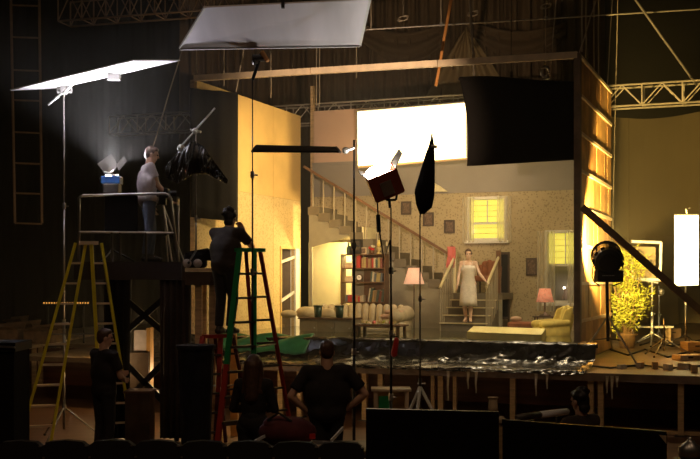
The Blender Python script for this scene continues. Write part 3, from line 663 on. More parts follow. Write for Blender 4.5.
# tall mirror frame right of the landing
p = S(aat(503.5, 5.9), 5.9, DECK); z0, z1 = zat(503, 318, 5.9), zat(503, 252, 5.9)
t = thing('standing_mirror', 'tall narrow dark framed mirror right of the landing', 'mirror', p)
for x in (-.13, .13): obj('stile', MB().box(p+U*x+ZZ*((z1-DECK)/2), (.04, .05, z1-DECK), -TH), 'darkwood', t)
for z in (z1-.03, z0): obj('rail', MB().box(p+ZZ*(z-DECK), (.24, .05, .06), -TH), 'darkwood', t)
obj('glass', MB().box(p+ZZ*((z1+z0)/2-DECK), (.22, .01, z1-z0), -TH), 'glassdark', t)
# pink cloth over the newel
mb = MB(); cpx = S(ab_, SBF-.07, 0)
mb.grid(lambda u, v: S(ab_-.1+.2*u+.02*math.sin(v*5), SBF-.08-.02*math.sin(u*9), zl+1.1-.5*v), 10, 8)
one('pink_towel', 'pink towel hung over the newel post beside the woman', 'towel', mb, 'pinkcloth', smooth=True, solid=.012)
# pictures on the papered wall
for px0, px1, py0, py1, lab in ((401, 411, 201.5, 214.5, 'first framed portrait from the left above the stair rail'), (423, 433.5, 212.5, 226, 'framed portrait half hidden by the furled black umbrella'), (444, 454.5, 220, 233, 'framed portrait left of the upper yellow window'), (526, 537, 258, 275.5, 'framed picture hanging left of the lower window')):
    A, B = SB(px0, py0, BW-.03), SB(px1, py1, BW-.03); xa, xb = AB(A)[0], AB(B)[0]
    t = thing('framed_picture', lab, 'picture', S((xa+xb)/2, BW-.02, B.z), 'framed pictures on the papered wall')
    for q in ((xa, xa+.04, B.z, A.z), (xb-.04, xb, B.z, A.z), (xa+.04, xb-.04, A.z-.04, A.z), (xa+.04, xb-.04, B.z, B.z+.04)): obj('frame_bar', MB().sbox(q[0], q[1], BW-.04, BW-.001, q[2], q[3]), 'darkwood', t)
    obj('print', MB().sbox(xa+.04, xb-.04, BW-.02, BW-.005, B.z+.04, A.z-.04), 'picture', t)
# ================================================================== truss, ropes, rigging
def truss(name, label, p0, p1, side, h, bays, m, r=.025):
    t = thing(name, label, 'truss', (p0+p1)/2-ZZ*h); d = (p1-p0).normalized(); n = d.cross(ZZ).normalized()*side
    ch = [(p0, p1), (p0-ZZ*h, p1-ZZ*h), (p0+n, p1+n), (p0+n-ZZ*h, p1+n-ZZ*h)]
    for a, b in ch: obj('chord', MB().tube(a, b, r, n=8), m, t, smooth=True)
    for f in (0, 1):
        off = n*f
        for i in range(bays):
            a, b = p0.lerp(p1, i/bays)+off, p0.lerp(p1, (i+1)/bays)+off; mid = (a+b)/2
            obj('upright', MB().tube(a, a-ZZ*h, r*.8, n=6), m, t)
            obj('brace', MB().tube(a-ZZ*h, mid, r*.6, n=6), m, t); obj('brace', MB().tube(mid, b-ZZ*h, r*.6, n=6), m, t)
    for i in range(bays+1):
        q = p0.lerp(p1, i/bays); obj('cross_bar', MB().tube(q-ZZ*h, q+n-ZZ*h, r*.6, n=6), m, t)
    return t
zt2 = SB(460, 98, 7.0).z; aa, ab3 = AB(SB(118, 115, 7.0))[0], AB(SB(725, 85, 7.0))[0]
truss('lighting_truss', 'long silver box truss crossing behind the top of the set', S(aa, 7.0, zt2), S(ab3, 7.0, zt2), .45, .5, 18, 'trussalu')
truss('lighting_truss', 'dim brown truss high in the top left corner', P(58, -4, 24), P(230, -18, 23), -.55, .55, 7, 'brownsteel', .022)
lt = thing('ladder_truss', 'brown ladder-like hanging frame at the far left', 'truss', P(27, 223, 24)); q = 24
for x0, x1 in ((10.5, 15), (39, 42)): obj('rail', MB().tube(P(x0, -20, q), P(x1, 223, q), .03), 'brownsteel', lt)
for y in (5, 37, 70, 100, 132, 163, 193, 223):
    f_ = (y+20)/243; obj('rung', MB().tube(P(10.5+4.5*f_, y, q), P(39+3*f_, y+1, q), .02), 'brownsteel', lt)
pb_ = thing('pipe_batten', 'thin pipe batten crossing above the header beam', 'pipe', P(530, 19, 25)); obj('pipe', MB().tube(P(345, 31, 25), P(720, 8, 25), .02), 'pipe', pb_)
for px in (365, 441, 546): obj('clamp', MB().box(P(px, 30-(px-350)*.06, 25), (.06, .06, .09)), 'steel', pb_)
rp = [(453, -12, 436, 86, 23, 'ropeorange', 'orange rope slanting down behind the header beam'), (469, -12, 474.5, 78, 20.9, 'rope', 'pale rope holding the left corner of the black flag'),
 (545.5, 6, 545.5, 66, 20.5, 'rope', 'short rope above the black flag, hanging from a ring'), (557, -12, 550, 79, 20.3, 'rope', 'slanting rope holding the right half of the black flag'),
 (582, -12, 582, 52, 20.2, 'rope', 'thin line dropping onto the corner post'), (586, -12, 586, 58, 22, 'rope', 'thin line just right of the corner post line'),
 (594, -12, 594, 82, 23, 'rope', 'left line of the close pair above the timber wall'), (598.5, -12, 598.5, 86, 23.6, 'rope', 'right line of the close pair above the timber wall'),
 (613, -12, 607, 92, 27, 'rope', 'left slanting line above the far end of the timber wall'), (618, -12, 611, 300, 27, 'rope', 'long line falling past the far end of the timber wall'),
 (627, -12, 697, 86, 24, 'pipe', 'steel guy wire slanting to the right-hand truss'), (600, -12, 578, 57, 20, 'rope', 'short slanting line near the corner post'),
 (182, 50, 152, 150, 20, 'rope', 'thin cable slanting behind the black wrapped stand'), (196.5, 40, 196.5, 83, 22.8, 'rope', 'wire at the left end of the header beam'),
 (224, 40, 224, 86, 24, 'rope', 'wire below the left half of the grey board'), (245, 42, 236, 92, 24.5, 'rope', 'slanting wire behind the tall board stand'),
 (271, 42, 271, 98, 26, 'rope', 'wire dropping behind the golden wall'), (316.5, 40, 316.5, 106, 27.4, 'rope', 'left wire of the pair right of the golden wall'), (319.5, 40, 319.5, 106, 27.6, 'rope', 'right wire of the pair right of the golden wall'),
 (356.5, 40, 356.5, 78, 27, 'rope', 'wire below the right corner of the grey board'), (371, -10, 371, 30, 25, 'rope', 'short wire holding the pipe batten at its left'), (441, -10, 441, 26, 25, 'rope', 'wire holding the pipe batten near the orange rope')]
for x0, y0, x1, y1, Y, m, lab in rp:
    a, b = P(x0, y0, Y), P(x1, y1, Y)
    if m == 'pipe': b = SB(697, 86, 7.0)
    mb = MB().path([a.lerp(b, i/8)+Vector((.003*math.sin(i*1.3), 0, 0)) for i in range(9)], .035 if m == 'ropeorange' else (.028 if x0 in (469, 627) else .013), 6)
    one('rigging_rope' if m != 'pipe' else 'guy_wire', lab, 'rope', mb, m, smooth=True)
for px, py, lab in ((403, 18.5, 'coiled cable ring above the glowing silk'), (473, 13.5, 'coiled cable ring beside the pale rope'), (546, 6, 'coiled cable ring above the black flag')):
    c = P(px, py, 24.9); mb = MB()
    for k in range(3): mb.path([c+Vector(((.105+.01*k)*math.cos(i*.3927), .05*math.sin(i*.3927), (.06+.01*k)*math.sin(i*.3927+.3*k))) for i in range(17)], .008, 5)
    mb.path([c+ZZ*.05, c+ZZ*.4, Vector((c.x, c.y, 13.9))], .005, 5)
    one('cable_coil', lab, 'cable', mb, 'rope', 'cable rings on the pipe batten', smooth=True)
one('shackle', 'silver shackle joining rope and black flag', 'shackle', MB().path([P(545.5+4*math.cos(i*.5236), 72+5*math.sin(i*.5236), 20.45) for i in range(13)], .03, 6).tube(P(543, 78, 20.45), P(549, 78, 20.45), .03), 'steel', smooth=True)
# ================================================================== silk, flags, boards
q = [P(357, 112, 25.2), P(467, 103, 24.2), P(467, 157.5, 24.2), P(358, 166, 25.2)]
t = thing('diffusion_silk', 'large glowing white silk screen hung high inside the set', 'screen', (q[2]+q[3])/2)
obj('silk', MB().slab(q, .03), 'silk', t)
obj('frame_tube', MB().tube(q[0]+ZZ*.03, q[1]+ZZ*.03, .025), 'steel', t); obj('frame_tube', MB().tube(q[3]-ZZ*.03, q[2]-ZZ*.03, .025), 'pine', t)
for a, b in ((q[0], q[3]), (q[1], q[2])): obj('frame_tube', MB().tube(a, b, .025), 'steel', t)
q = [P(459, 77, 20.95), P(575, 80.5, 20.1), P(574.5, 160, 20.1), P(467, 166, 20.9)]
t = thing('black_flag', 'big black cloth flag hung in front of the upper right of the set', 'flag', (q[2]+q[3])/2)
mb = MB()
def flag(u, v):
    p = q[3].lerp(q[2], u).lerp(q[0].lerp(q[1], u), v); p += Vector((.0, .03*math.sin(u*6+v*4)+.015*math.sin(u*17), .03*math.sin(u*5)*v))
    p.x += .07*math.sin(v*math.pi)*(1-u)*1.2; return p
mb.grid(flag, 24, 16); obj('cloth', mb, 'blackcloth', t, smooth=True, solid=.02)
obj('frame_tube', MB().tube(q[0]+Vector((0, .06, -.03)), q[1]+Vector((0, .06, -.03)), .025), 'blackmetal', t); obj('frame_tube', MB().tube(q[1]+Vector((.02, .06, 0)), q[2]+Vector((.02, .06, 0)), .025), 'blackmetal', t)
# soft light hung behind the flag, lighting the room
sl = thing('soft_light', 'large soft light hung behind the black flag', 'lamp', S(6.35, 1.3, 5.75))
obj('housing', MB().box(S(6.35, 1.3, 5.95), (1.2, 1.0, .3), -TH), 'blackmetal', sl); obj('diffuser', MB().box(S(6.35, 1.3, 5.79), (1.1, .9, .01), -TH), 'lampglow', sl)
obj('yoke', MB().tube(S(6.35, 1.3, 6.1), S(6.35, 1.3, 6.6), .03), 'blackmetal', sl); obj('hanger', MB().tube(S(6.35, 1.3, 6.6), S(6.35, 1.3, 14), .008), 'blackmetal', sl)
spot('soft_light_key', S(6.0, 1.3, 5.72), S(-.4, 3.6, 4.2), 2700, 62, (1, .68, .27), .8, .35, sl)
area('soft_light_fill', S(6.35, 1.3, 5.77), S(5.4, 2.2, 1.5), 135, 1.1, .9, (1, .66, .24), sl)
def knob(mb, p): mb.tube(p+Vector((-.03, 0, 0)), p+Vector((.07, 0, 0)), .012, n=6); return mb
def stand(name, label, base, ztop, spread=.5, hub=.35, m='darksteel', stages=3, r=.02, rot=.3, group=None, legr=.014, legh=None, legm=None, straight=False):
    t = thing(name, label, 'stand', base, group); H = ztop-base.z
    for i in range(stages):
        a, b = base+ZZ*(hub*.3 if i == 0 else H*i/stages), base+ZZ*(H*(i+1)/stages)
        tb_ = obj('tube', MB().tube(a, b, r*(1-.18*i), n=10), m, t, smooth=True)
        if i: obj('knob', knob(MB().tube(a-ZZ*.04, a+ZZ*.05, r*1.5), a), 'steel', tb_)
    obj('collar', MB().tube(base+ZZ*hub*.9, base+ZZ*(hub*1.1), r*1.6), m, t)
    for k in range(3):
        an = rot+2.094*k; e = base+Vector((spread*math.cos(an), spread*math.sin(an), .015))
        lg = obj('leg', MB().path([base+ZZ*hub, base.lerp(e, .85)+ZZ*(hub*(.15 if straight else .18)), e], legr, 8), legm or m, t, smooth=True); obj('foot', MB().ball(e, .022, 8, 5), 'blackmetal', lg)
    return t
# bright white bounce board, far left
A_, B_, C_, D_ = P(10, 90, 16.5), P(133, 60, 15.5), P(180, 60, 16.6), P(58, 88, 17.6)
t = thing('bounce_board', 'brilliant white bounce board tilted over the left platform', 'board', (A_+C_)/2); obj('board', MB().slab([A_, B_, C_, D_], .02), 'boardwhite', t)
e = P(64, 90, 17.0)
obj('clamp', MB().box(P(114, 73, 16.6)-ZZ*.06, (.18, .1, .1)).tube(P(114, 76, 16.6), P(121, 77, 16.6), .02), 'steel', t); obj('mount_arm', MB().tube(P(48, 105, 17.0), P(78, 80, 16.9), .016), 'steel', t)
tA = stand('light_stand', 'tall stand carrying the brilliant white bounce board', Vector((e.x, e.y, 0)), e.z, .55, .5, 'pipe'); obj('grip_head', MB().tube(e-Vector((.1, 0, 0)), e+Vector((.12, 0, 0)), .05, n=10).box(e, (.08, .12, .12)), 'alu', tA)
# grey board top centre
q = [P(180, 48, 14.6), P(360, 45, 14.4), P(370, -1, 13.3), P(205, 7, 13.5)]
t = thing('reflector_board', 'large silver grey reflector board tilted at the top of the picture', 'board', (q[0]+q[1])/2); obj('board', MB().slab(q, .02), 'boardgrey', t); obj('edge_strip', MB().bar(q[0]-ZZ*.012, q[1]-ZZ*.012, .03, .03), 'white', t); obj('edge_strip', MB().bar(q[1], q[2], .03, .03), 'white', t)
obj('edge_strip', MB().bar(q[0], q[3], .03, .03), 'white', t); obj('clip', MB().box(P(283, 4, 13.4), (.04, .06, .1)), 'blackmetal', t)
e = P(260, 58, 14.5); bs = P(252.5, 300, 14.5)
tB = stand('light_stand', 'tall thin stand under the silver grey reflector board', Vector((bs.x, bs.y, 0)), P(252, 78, 14.5).z, .5, .5, 'blackmetal', 4, .018)
obj('grip_head', MB().tube(e-Vector((.1, 0, 0)), e+Vector((.08, 0, 0)), .045, n=10).ball(e+Vector((-.06, 0, -.05)), .05, 8, 6), 'darksteel', tB); obj('arm', MB().tube(P(252.5, 80, 14.5), P(262, 52, 14.5), .022), 'blackmetal', tB); obj('orange_handle', MB().tube(P(262, 52, 14.45), P(268, 61, 14.4), .035, .03), 'ropeorange', tB)
# edge-on flag and its stand
q = [P(256, 145.5, 15.7), P(336, 147.5, 15.4), P(340, 152, 14.9), P(251, 151.5, 15.1)]
t = thing('edge_flag', 'flat black flag seen almost edge-on beside the stair top', 'flag', (q[0]+q[2])/2); obj('panel', MB().slab(q, .025), 'blackmetal', t); obj('frame_wire', MB().tube(q[1], q[2], .02), 'steel', t)
bs = P(354, 300, 15.2); tC = stand('light_stand', 'black stand with round base holding the edge-on black flag', Vector((bs.x, bs.y, 0)), P(354, 140, 15.2).z, .45, .12, 'blackmetal', 3, .022)
obj('base_plate', MB().lathe([(.34, 0), (.34, .025), (.05, .06)], Vector((bs.x, bs.y, 0)), 24), 'steel', tC)
e = P(345.5, 150.5, 15.15); obj('grip_head', MB().tube(e, P(354, 148, 15.2), .02).ball(e, .05, 10, 6), 'alu', tC)
# open-face lamp burning at the silk
Yh = 15.0; bs = P(391, 300, Yh); tH = stand('light_stand', 'black stand carrying the burning open-face lamp', Vector((bs.x, bs.y, 0)), P(390, 208, Yh).z, .42, .3, 'blackmetal', 4, .022)
obj('bracket', MB().tube(P(390, 208, Yh), P(389, 197, Yh), .02).bar(P(386, 200, Yh), P(384, 188, Yh), .03, .03).bar(P(396, 200, Yh), P(398, 186, Yh), .03, .03).bar(P(386, 200, Yh), P(396, 200, Yh), .03, .03), 'blackmetal', tH)
hc = P(384, 182, Yh); Rh = Matrix.Rotation(math.radians(-22), 3, 'Y')@Matrix.Rotation(math.radians(22), 3, 'X')
Lh = lambda x, y, z: hc+Rh@Vector((x, y, z))
t = thing('open_face_lamp', 'burning open-face film lamp with red housing tilted up towards the silk', 'lamp', hc-ZZ*.25)
mb = MB()
for a, b in (((-.2, 0), (.03, .36)), ((.2, 0), (.03, .36)),): mb.box(Lh(a[0], 0, 0), (b[0], b[1], .34), M=Rh)
mb.box(Lh(0, .17, 0), (.4, .03, .34), M=Rh).box(Lh(0, -.17, 0), (.4, .03, .34), M=Rh).box(Lh(0, 0, -.17), (.4, .36, .03), M=Rh)
obj('housing', mb, 'hotmetal' if 'hotmetal' in MATS else 'darkred', t); obj('scoop', MB().box(Lh(.0, -.19, -.04), (.16, .02, .2), M=Rh), 'steel', t)
obj('burner', MB().ball(Lh(-.02, 0, .19), (.19, .16, .06), 14, 8, Rh), 'hmiglow', t, smooth=True)
for s_, q in enumerate((((.2, -.18, .18), (.2, .18, .18), (.36, .12, .32), (.36, -.12, .32)), ((-.2, -.18, .18), (-.2, .18, .18), (-.27, .12, .26), (-.27, -.12, .26)))):
    obj('barn_door', MB().slab([Lh(*c) for c in q], .008), 'darksteel', t)
obj('cable', MB().path([P(377, 195, Yh), P(378, 215, Yh), P(380, 235, Yh-.05), P(384, 260, Yh-.05), P(390, 240, Yh-.05), P(392, 330, Yh-.06)], .012), 'blackmetal', t, smooth=True); obj('plug', MB().tube(P(378, 215, Yh), P(379, 232, Yh-.03), .03), 'blackmetal', t)
spot('lamp_beam', Lh(0, .05, .5), P(362, 140, 26), 2700, 46, (1, .70, .45), .6, .04, t)
t = thing('red_sandbag', 'red weight bag strapped to the stand of the burning lamp', 'sandbag', P(395, 358, 14.9)); obj('bag', MB().capsule(P(396.5, 340, 14.85), P(394, 354, 14.85), .035, .045, 10), 'redpaint', t, smooth=True); obj('strap', MB().tube(P(391, 336, 14.95), P(397, 337, 14.85), .012), 'blackmetal', t)
# furled umbrella flag
Yu = 14.4; pts = [(432, 137), (431.5, 146), (430, 158), (427, 178), (424.5, 193), (424, 204), (422, 214)]; rs = [.01, .035, .06, .10, .125, .10, .03]
t = thing('furled_umbrella', 'furled black cloth umbrella on a thin stand before the pictures', 'umbrella', P(422, 214, Yu))
mb = MB(); n = 16; vs = []
for (x, y), r in zip(pts, rs):
    c = P(x, y, Yu); vs += [c+Vector((r*(1+.22*math.sin(i*2.36))*math.cos(6.2832*i/n), r*(1+.22*math.sin(i*2.36))*math.sin(6.2832*i/n), -.05*(r > .05)*math.sin(i*2.1))) for i in range(n)]
mb.add(vs, [(k*n+i, k*n+(i+1) % n, (k+1)*n+(i+1) % n, (k+1)*n+i) for k in range(len(pts)-1) for i in range(n)]); obj('cloth', mb, 'blackcloth', t, smooth=True, solid=.004)
obj('shaft', MB().tube(P(420, 217, Yu), P(432, 134, Yu), .010), 'blackmetal', t); obj('clamp', MB().tube(P(431, 146, Yu-.04), P(437, 147, Yu-.04), .02), 'steel', t)
bs = P(420, 300, Yu); tU = stand('light_stand', 'thin stand with splayed pale legs under the furled umbrella', Vector((bs.x, bs.y, 0)), P(420, 215, Yu).z, .58, 1.07, 'darksteel', 3, .014, rot=.25, legr=.022, legm='whitepaint', straight=True)
# black wrapped c-stand on the camera platform
Yc = 16.6; bs = P(196, 264, Yc); tK = stand('c_stand', 'stand with black cloth wrapped head beside the man in the white shirt', bs, P(195, 128, Yc).z, .3, .2, 'pipe', 3, .013)
obj('boom_arm', MB().tube(P(178, 150, Yc), P(215, 108, Yc), .015), 'alu', tK); obj('grip_head', MB().ball(P(195, 131, Yc), .05, 10, 6).tube(P(190, 130, Yc), P(201, 132, Yc), .02), 'alu', tK); obj('clamp', MB().ball(P(181, 148, Yc), .06, 8, 6), 'alu', tK)
ridge = [(165, 166), (178, 152), (194, 140), (204, 147), (217, 165), (228, 180)]; low = [(166, 178), (178, 184), (194, 174), (207, 174), (218, 180), (227, 184)]
mb = MB()
def wrap(u, v):
    t_ = u*5; i = min(4, int(t_)); f_ = t_-i
    x0 = ridge[i][0]*(1-f_)+ridge[i+1][0]*f_; y0 = ridge[i][1]*(1-f_)+ridge[i+1][1]*f_; x1 = low[i][0]*(1-f_)+low[i+1][0]*f_; y1 = low[i][1]*(1-f_)+low[i+1][1]*f_
    an = v*6.2832; k = .5-.5*math.cos(an); return P(x0*(1-k)+x1*k, y0*(1-k)+y1*k, Yc-.10*math.sin(an)*math.sin(math.pi*(.08+.84*u))-.05*math.sin(u*22+v*7)-.03*abs(math.sin(u*37+v*15+3*math.sin(v*9)))-.02*math.sin(u*90+v*31))
mb.grid(wrap, 80, 36); one('wrapped_cloth', 'black cloth bundled over the stand head, drooping to the right', 'cloth', mb, 'blackplastic', smooth=True)
# ================================================================== hmi lamp under the bounce board
Yl = 17.6; lc = P(112, 184, Yl)
t = thing('film_lamp', 'blue gelled film lamp with open white doors pointing up behind the railing', 'lamp', lc-ZZ*.2)
obj('housing', MB().box(lc-ZZ*.1, (.26, .26, .2)), 'darksteel', t, bevel=.02); obj('gel_frame', MB().box(lc+ZZ*.06, (.30, .26, .12)), 'bluegel', t, bevel=.01); obj('lens', MB().lathe([(.1, 0), (.1, .02)], lc+ZZ*.125, 18), 'hmiglow', t)
for q in ([P(97, 164, Yl-.1), P(111, 154, Yl+.1), P(118, 166, Yl+.1), P(107, 176, Yl-.1)], [P(116, 165, Yl), P(124, 156, Yl+.1), P(127, 161, Yl), P(119, 171, Yl-.1)]): obj('barn_door', MB().slab(q, .008), 'darksteel', t)
obj('door_hinge', MB().tube(P(104, 172, Yl-.1), P(122, 178, Yl-.1), .02), 'alu', t)
spot('lamp_beam', lc+ZZ*.2, (A_+C_)/2+Vector((.0, 0, 0)), 3000, 88, (.92, .90, 1), 1.0, .08, t)
spot('lamp_spill', lc+ZZ*.35+Vector((.2, -.2, 0)), P(275, 25, 14), 560, 44, (.95, .90, 1), .6, .08, t)
stand('light_stand', 'low stand carrying the blue gelled lamp on the platform', Vector((lc.x, lc.y, 2.755)), lc.z-.2, .35, .2, 'blackmetal', 2, .016)
# ================================================================== scaffold platform
PT = 2.75; y0, y1 = 16.7, 18.2; x0, x1 = P(78, 262, 16.9).x, P(184, 262, 16.9).x
sc_ = thing('camera_platform', 'dark scaffold platform with pipe guard rail and black skirting', 'platform', ((x0+x1)/2, (y0+y1)/2, 0))
for i in range(5): obj('plank', MB().box(((x0+x1)/2, y0+(y1-y0)*(i+.5)/5, PT-.03), (x1-x0, (y1-y0)/5-.01, .05)), 'skirtbrown', sc_)
obj('fascia', MB().box(((x0+x1)/2, y0-.03, PT-.14), (x1-x0, .05, .27)), 'skirtbrown', sc_); obj('fascia', MB().box((x1+.03, (y0+y1)/2, PT-.14), (.05, y1-y0, .27)), 'darkwood', sc_)
for x in (x0+.55, x1-.1):
    for y in (y0+.1, y1-.1): obj('leg', MB().tube((x, y, 0), (x, y, PT-.05), .04), 'blackmetal', sc_)
for a, b in (((x0+.55, y0+.1, 1.5), (x1-.1, y0+.1, 2.35)), ((x0+.55, y0+.1, 2.35), (x1-.1, y0+.1, 1.5)), ((x0+.55, y0+.1, .4), (x1-.1, y0+.1, 1.4)), ((x0+.55, y0+.1, 1.4), (x1-.1, y0+.1, .4))): obj('cross_brace', MB().bar(a, b, .05, .09), 'blackmetal', sc_)
def skirtp(xa, xb, m, k, z0=.05):
    obj('skirt_cloth', MB().grid(lambda u, v: Vector((xa+(xb-xa)*u, y0+.02+.04*math.sin(u*k), z0+(PT-.28-z0)*v)), 24, 4), m, sc_, smooth=True, solid=.01)
skirtp(P(104, 0, y0).x, P(129, 0, y0).x, 'blackcloth', 20); skirtp(P(160, 0, y0).x, P(189, 0, y0).x, 'skirtbrown' if 'skirtbrown' in MATS else 'darkwood', 30)
pr = lambda px, py, Y=16.75: P(px, py, Y)
R1 = .022
obj('guard_rail', MB().path([pr(79, 263), pr(79, 200), pr(80, 197), pr(83, 195.5), pr(165, 193.5), pr(169, 195), pr(171, 199), pr(178, 263)], R1, 8), 'steel', sc_, smooth=True)
obj('guard_rail', MB().tube(pr(79, 232), pr(175, 233), .02), 'steel', sc_)
for x in (79, 178):
    a = pr(x, 198); b = P(x, 198, 18.1); b.z = a.z
    obj('guard_rail', MB().tube(a, b, R1), 'steel', sc_); c = Vector((b.x, b.y, PT)); obj('rail_post', MB().tube(b, c, R1), 'steel', sc_)
for x in (112, 120, 146): obj('rail_post', MB().tube(pr(x, 232), pr(x, 263), .02), 'darksteel', sc_)
obj('rail_cloth', MB().box(pr(121, 214)+Vector((0, .03, 0)), (.5, .01, .55)), 'blackcloth', sc_)
# small lower platform
z2 = pr(198, 268).z; xa, xb = pr(186, 268, 16.6).x, pr(217, 268, 16.6).x
t = thing('side_platform', 'small wooden side platform with gear on it left of the man on the ladder', 'platform', ((xa+xb)/2, 16.9, 0))
for i in range(3): obj('plank', MB().box(((xa+xb)/2, 16.5+.25*i+.12, z2-.03), (xb-xa, .24, .05)), 'palewood', t)
obj('apron', MB().box(((xa+xb)/2, 16.48, z2-.16), (xb-xa, .04, .2)), 'darkwood', t)
for x in (xa+.2, xb-.06):
    for y in (16.55, 17.1): obj('leg', MB().box((x, y, (z2-.06)/2), (.1, .1, z2-.06)), 'pine', t)
c = P(196, 262, 16.7); t = thing('gear_bag', 'black gear bag with two white rolls on the side platform', 'bag', Vector((c.x, c.y, z2))); b0 = Vector((c.x, c.y, z2))
obj('body', MB().box(b0+ZZ*.12, (.32, .3, .24)), 'blackcloth', t, bevel=.05)
for dx in (-.11, .05): obj('roll', MB().tube(b0+Vector((dx, -.2, .07)), b0+Vector((dx, .1, .07)), .065, n=14), 'teewhite', t, smooth=True)
obj('flap', MB().slab([b0+Vector((-.1, -.1, .25)), b0+Vector((.2, -.1, .3)), b0+Vector((.34, 0, .1)), b0+Vector((.1, -.15, .12))], .01), 'blackcloth', t)
# tripod in front of the man on the platform
tp = P(163, 205, 17.0); t = thing('camera_tripod', 'silver tripod standing before the man in the white shirt', 'tripod', Vector((tp.x, tp.y, PT)))
for ex, ey in ((172, 17.0), (186, 17.3), (168, 17.7)):
    f_ = P(ex, 262, ey); f_.z = PT+.005; f_.x = min(f_.x, x1-.06); lg = obj('leg', MB().tube(tp, f_, .018, .012), 'alu', t); obj('clamp', MB().ball(tp.lerp(f_, .5), .025, 8, 5), 'blackmetal', lg)
obj('head', MB().box(tp+ZZ*.05, (.1, .12, .1)).tube(tp, tp+Vector((-.25, .05, .05)), .012), 'blackmetal', t); cmr = thing('film_camera', 'dark view camera on the silver tripod', 'camera', tp+ZZ*.101)
obj('body', MB().box(tp+Vector((.02, 0, .18)), (.14, .2, .15)), 'blackmetal', cmr, bevel=.01); obj('lens', MB().tube(tp+Vector((.09, 0, .18)), tp+Vector((.2, .02, .18)), .045, n=14), 'blackmetal', cmr); obj('bellows', MB().box(tp+Vector((-.07, 0, .18)), (.06, .16, .12)), 'darksteel', cmr)
# ================================================================== ladders
def stepladder(name, label, ft, bt, ff, bf, w_top, w_bot, side, mats, nsteps, steps_m, zmin=0):
    """ft/bt: top front/back centres, ff/bf: foot centres; side = horizontal unit along the rungs"""
    t = thing(name, label, 'ladder', (ff+bf)/2); side = Vector(side).normalized()
    for sgn in (-1, 1):
        a, b = ft+side*sgn*w_top/2, ff+side*sgn*w_bot/2; m0, m1 = mats
        if m1: obj('front_rail', MB().bar(a, a.lerp(b, .52), .07, .04), m0, t); obj('front_rail', MB().bar(a.lerp(b, .52), b, .07, .04), m1, t)
        else: obj('front_rail', MB().bar(a, b, .11, .04), m0, t)
        a2, b2 = bt+side*sgn*w_top/2, bf+side*sgn*w_bot/2; obj('rear_rail', MB().bar(a2, b2, .05, .035), m1 or m0, t)
        obj('spreader', MB().bar(a.lerp(b, .45), a2.lerp(b2, .45), .02, .02), 'steel', t)
    for i in range(1, nsteps+1):
        f_ = i/(nsteps+1); w_ = w_top+(w_bot-w_top)*f_; p, q = ft.lerp(ff, f_), bt.lerp(bf, f_)
        obj('step', MB().bar(p-side*w_/2, p+side*w_/2, .09, .03), steps_m, t)
        obj('rear_rung', MB().bar(q-side*w_/2, q+side*w_/2, .03, .03), steps_m, t)
    obj('top_cap', MB().bar((ft+bt)/2-side*(w_top*.5+.06), (ft+bt)/2+side*(w_top*.5+.06), .22, .05), mats[0] if mats[1] else 'palewood', t)
    return t
def fl0(px, Y): p = P(px, 300, Y); p.z = 0; return p
stepladder('step_ladder', 'tall yellow step ladder beside the left end of the platform', P(84, 243, 16.4)+Vector((-.05, 0, 0)), P(91, 243, 16.4)+Vector((.08, .0, 0)), fl0(34, 16.2), fl0(118, 16.6), .15, .46, (1, .35, 0), ('yellowfg', None), 9, 'palewood')
stepladder('step_ladder', 'green topped step ladder with red legs behind the woman with long hair', P(247, 250, 14.6), P(253, 250, 14.9), fl0(234, 14.1), fl0(278, 15.4), .24, .62, (.75, .66, 0), ('greenfg', 'redfg'), 8, 'darksteel')
# ================================================================== right side: spotlight, brace, frames
Yf = 19.5; fb_ = P(608, 278, Yf); base = Vector((fb_.x, fb_.y, DECK))
ts = thing('light_stand', 'tripod stand carrying the big black spotlight on the stage edge', 'stand', base)
hubz = P(608, 316, Yf)
obj('column', MB().tube(hubz-ZZ*.45, P(607, 282, Yf), .03), 'blackmetal', ts)
for ex, ey in ((576, 364), (638, 366), (612, 350)):
    f_ = PZ(ex, ey, DECK+.01); lg = obj('leg', MB().tube(hubz, f_, .018), 'steel', ts); obj('foot', MB().ball(f_, .03, 8, 5), 'blackmetal', lg); obj('strut', MB().tube(hubz-ZZ*.4, hubz.lerp(f_, .5), .012), 'darksteel', lg)
obj('knob', knob(MB(), P(608, 300, Yf)), 'steel', ts)
lc = P(607.5, 259, Yf); tgt = S(RA+.02, 2.0, 3.5); dv = (tgt-lc).normalized(); Rr = dv.to_track_quat('Z', 'Y').to_matrix()
t = thing('spotlight', 'big black round studio spotlight on tripod in front of the glowing timber wall', 'spotlight', lc-ZZ*.3)
obj('drum', MB().lathe([(.02, -.29), (.17, -.28), (.23, -.22), (.25, -.1), (.25, .2), (.28, .22), (.28, .25)], lc, 22, Rr), 'blackmetal', t, smooth=False)
for i in range(11): an = i*.571; obj('vent_fin', MB().box(lc+Rr@Vector((.25*math.cos(an), .25*math.sin(an), -.05)), (.05, .07, .22), M=Rr@Matrix.Rotation(an, 3, 'Z')), 'blackmetal', t)
obj('lens', MB().lathe([(.22, .20), (.22, .215)], lc, 22, Rr), 'lampglow', t)
obj('base_box', MB().box(P(608.5, 276, Yf), (.46, .34, .22)), 'blackmetal', t, bevel=.02)
for i in range(8): obj('vent_slot', MB().box(P(603+i*1.55, 275.6, Yf-.175), (.016, .01, .012)), 'alu', t)
for dx in (-4.5, 4.5): obj('rear_eye', MB().ball(P(608+dx, 252.5, Yf-.24), (.03, .012, .015), 8, 6), 'alu', t)
obj('yoke', MB().path([P(593, 266, Yf), P(592, 276, Yf), P(594, 282, Yf), P(599, 285, Yf)], .012).path([P(622.5, 258, Yf), P(623, 276, Yf), P(621, 283, Yf), P(612, 286, Yf)], .012), 'blackmetal', t); obj('tilt_lock', MB().tube(P(617, 259, Yf), P(624, 259, Yf), .03), 'blackmetal', t)
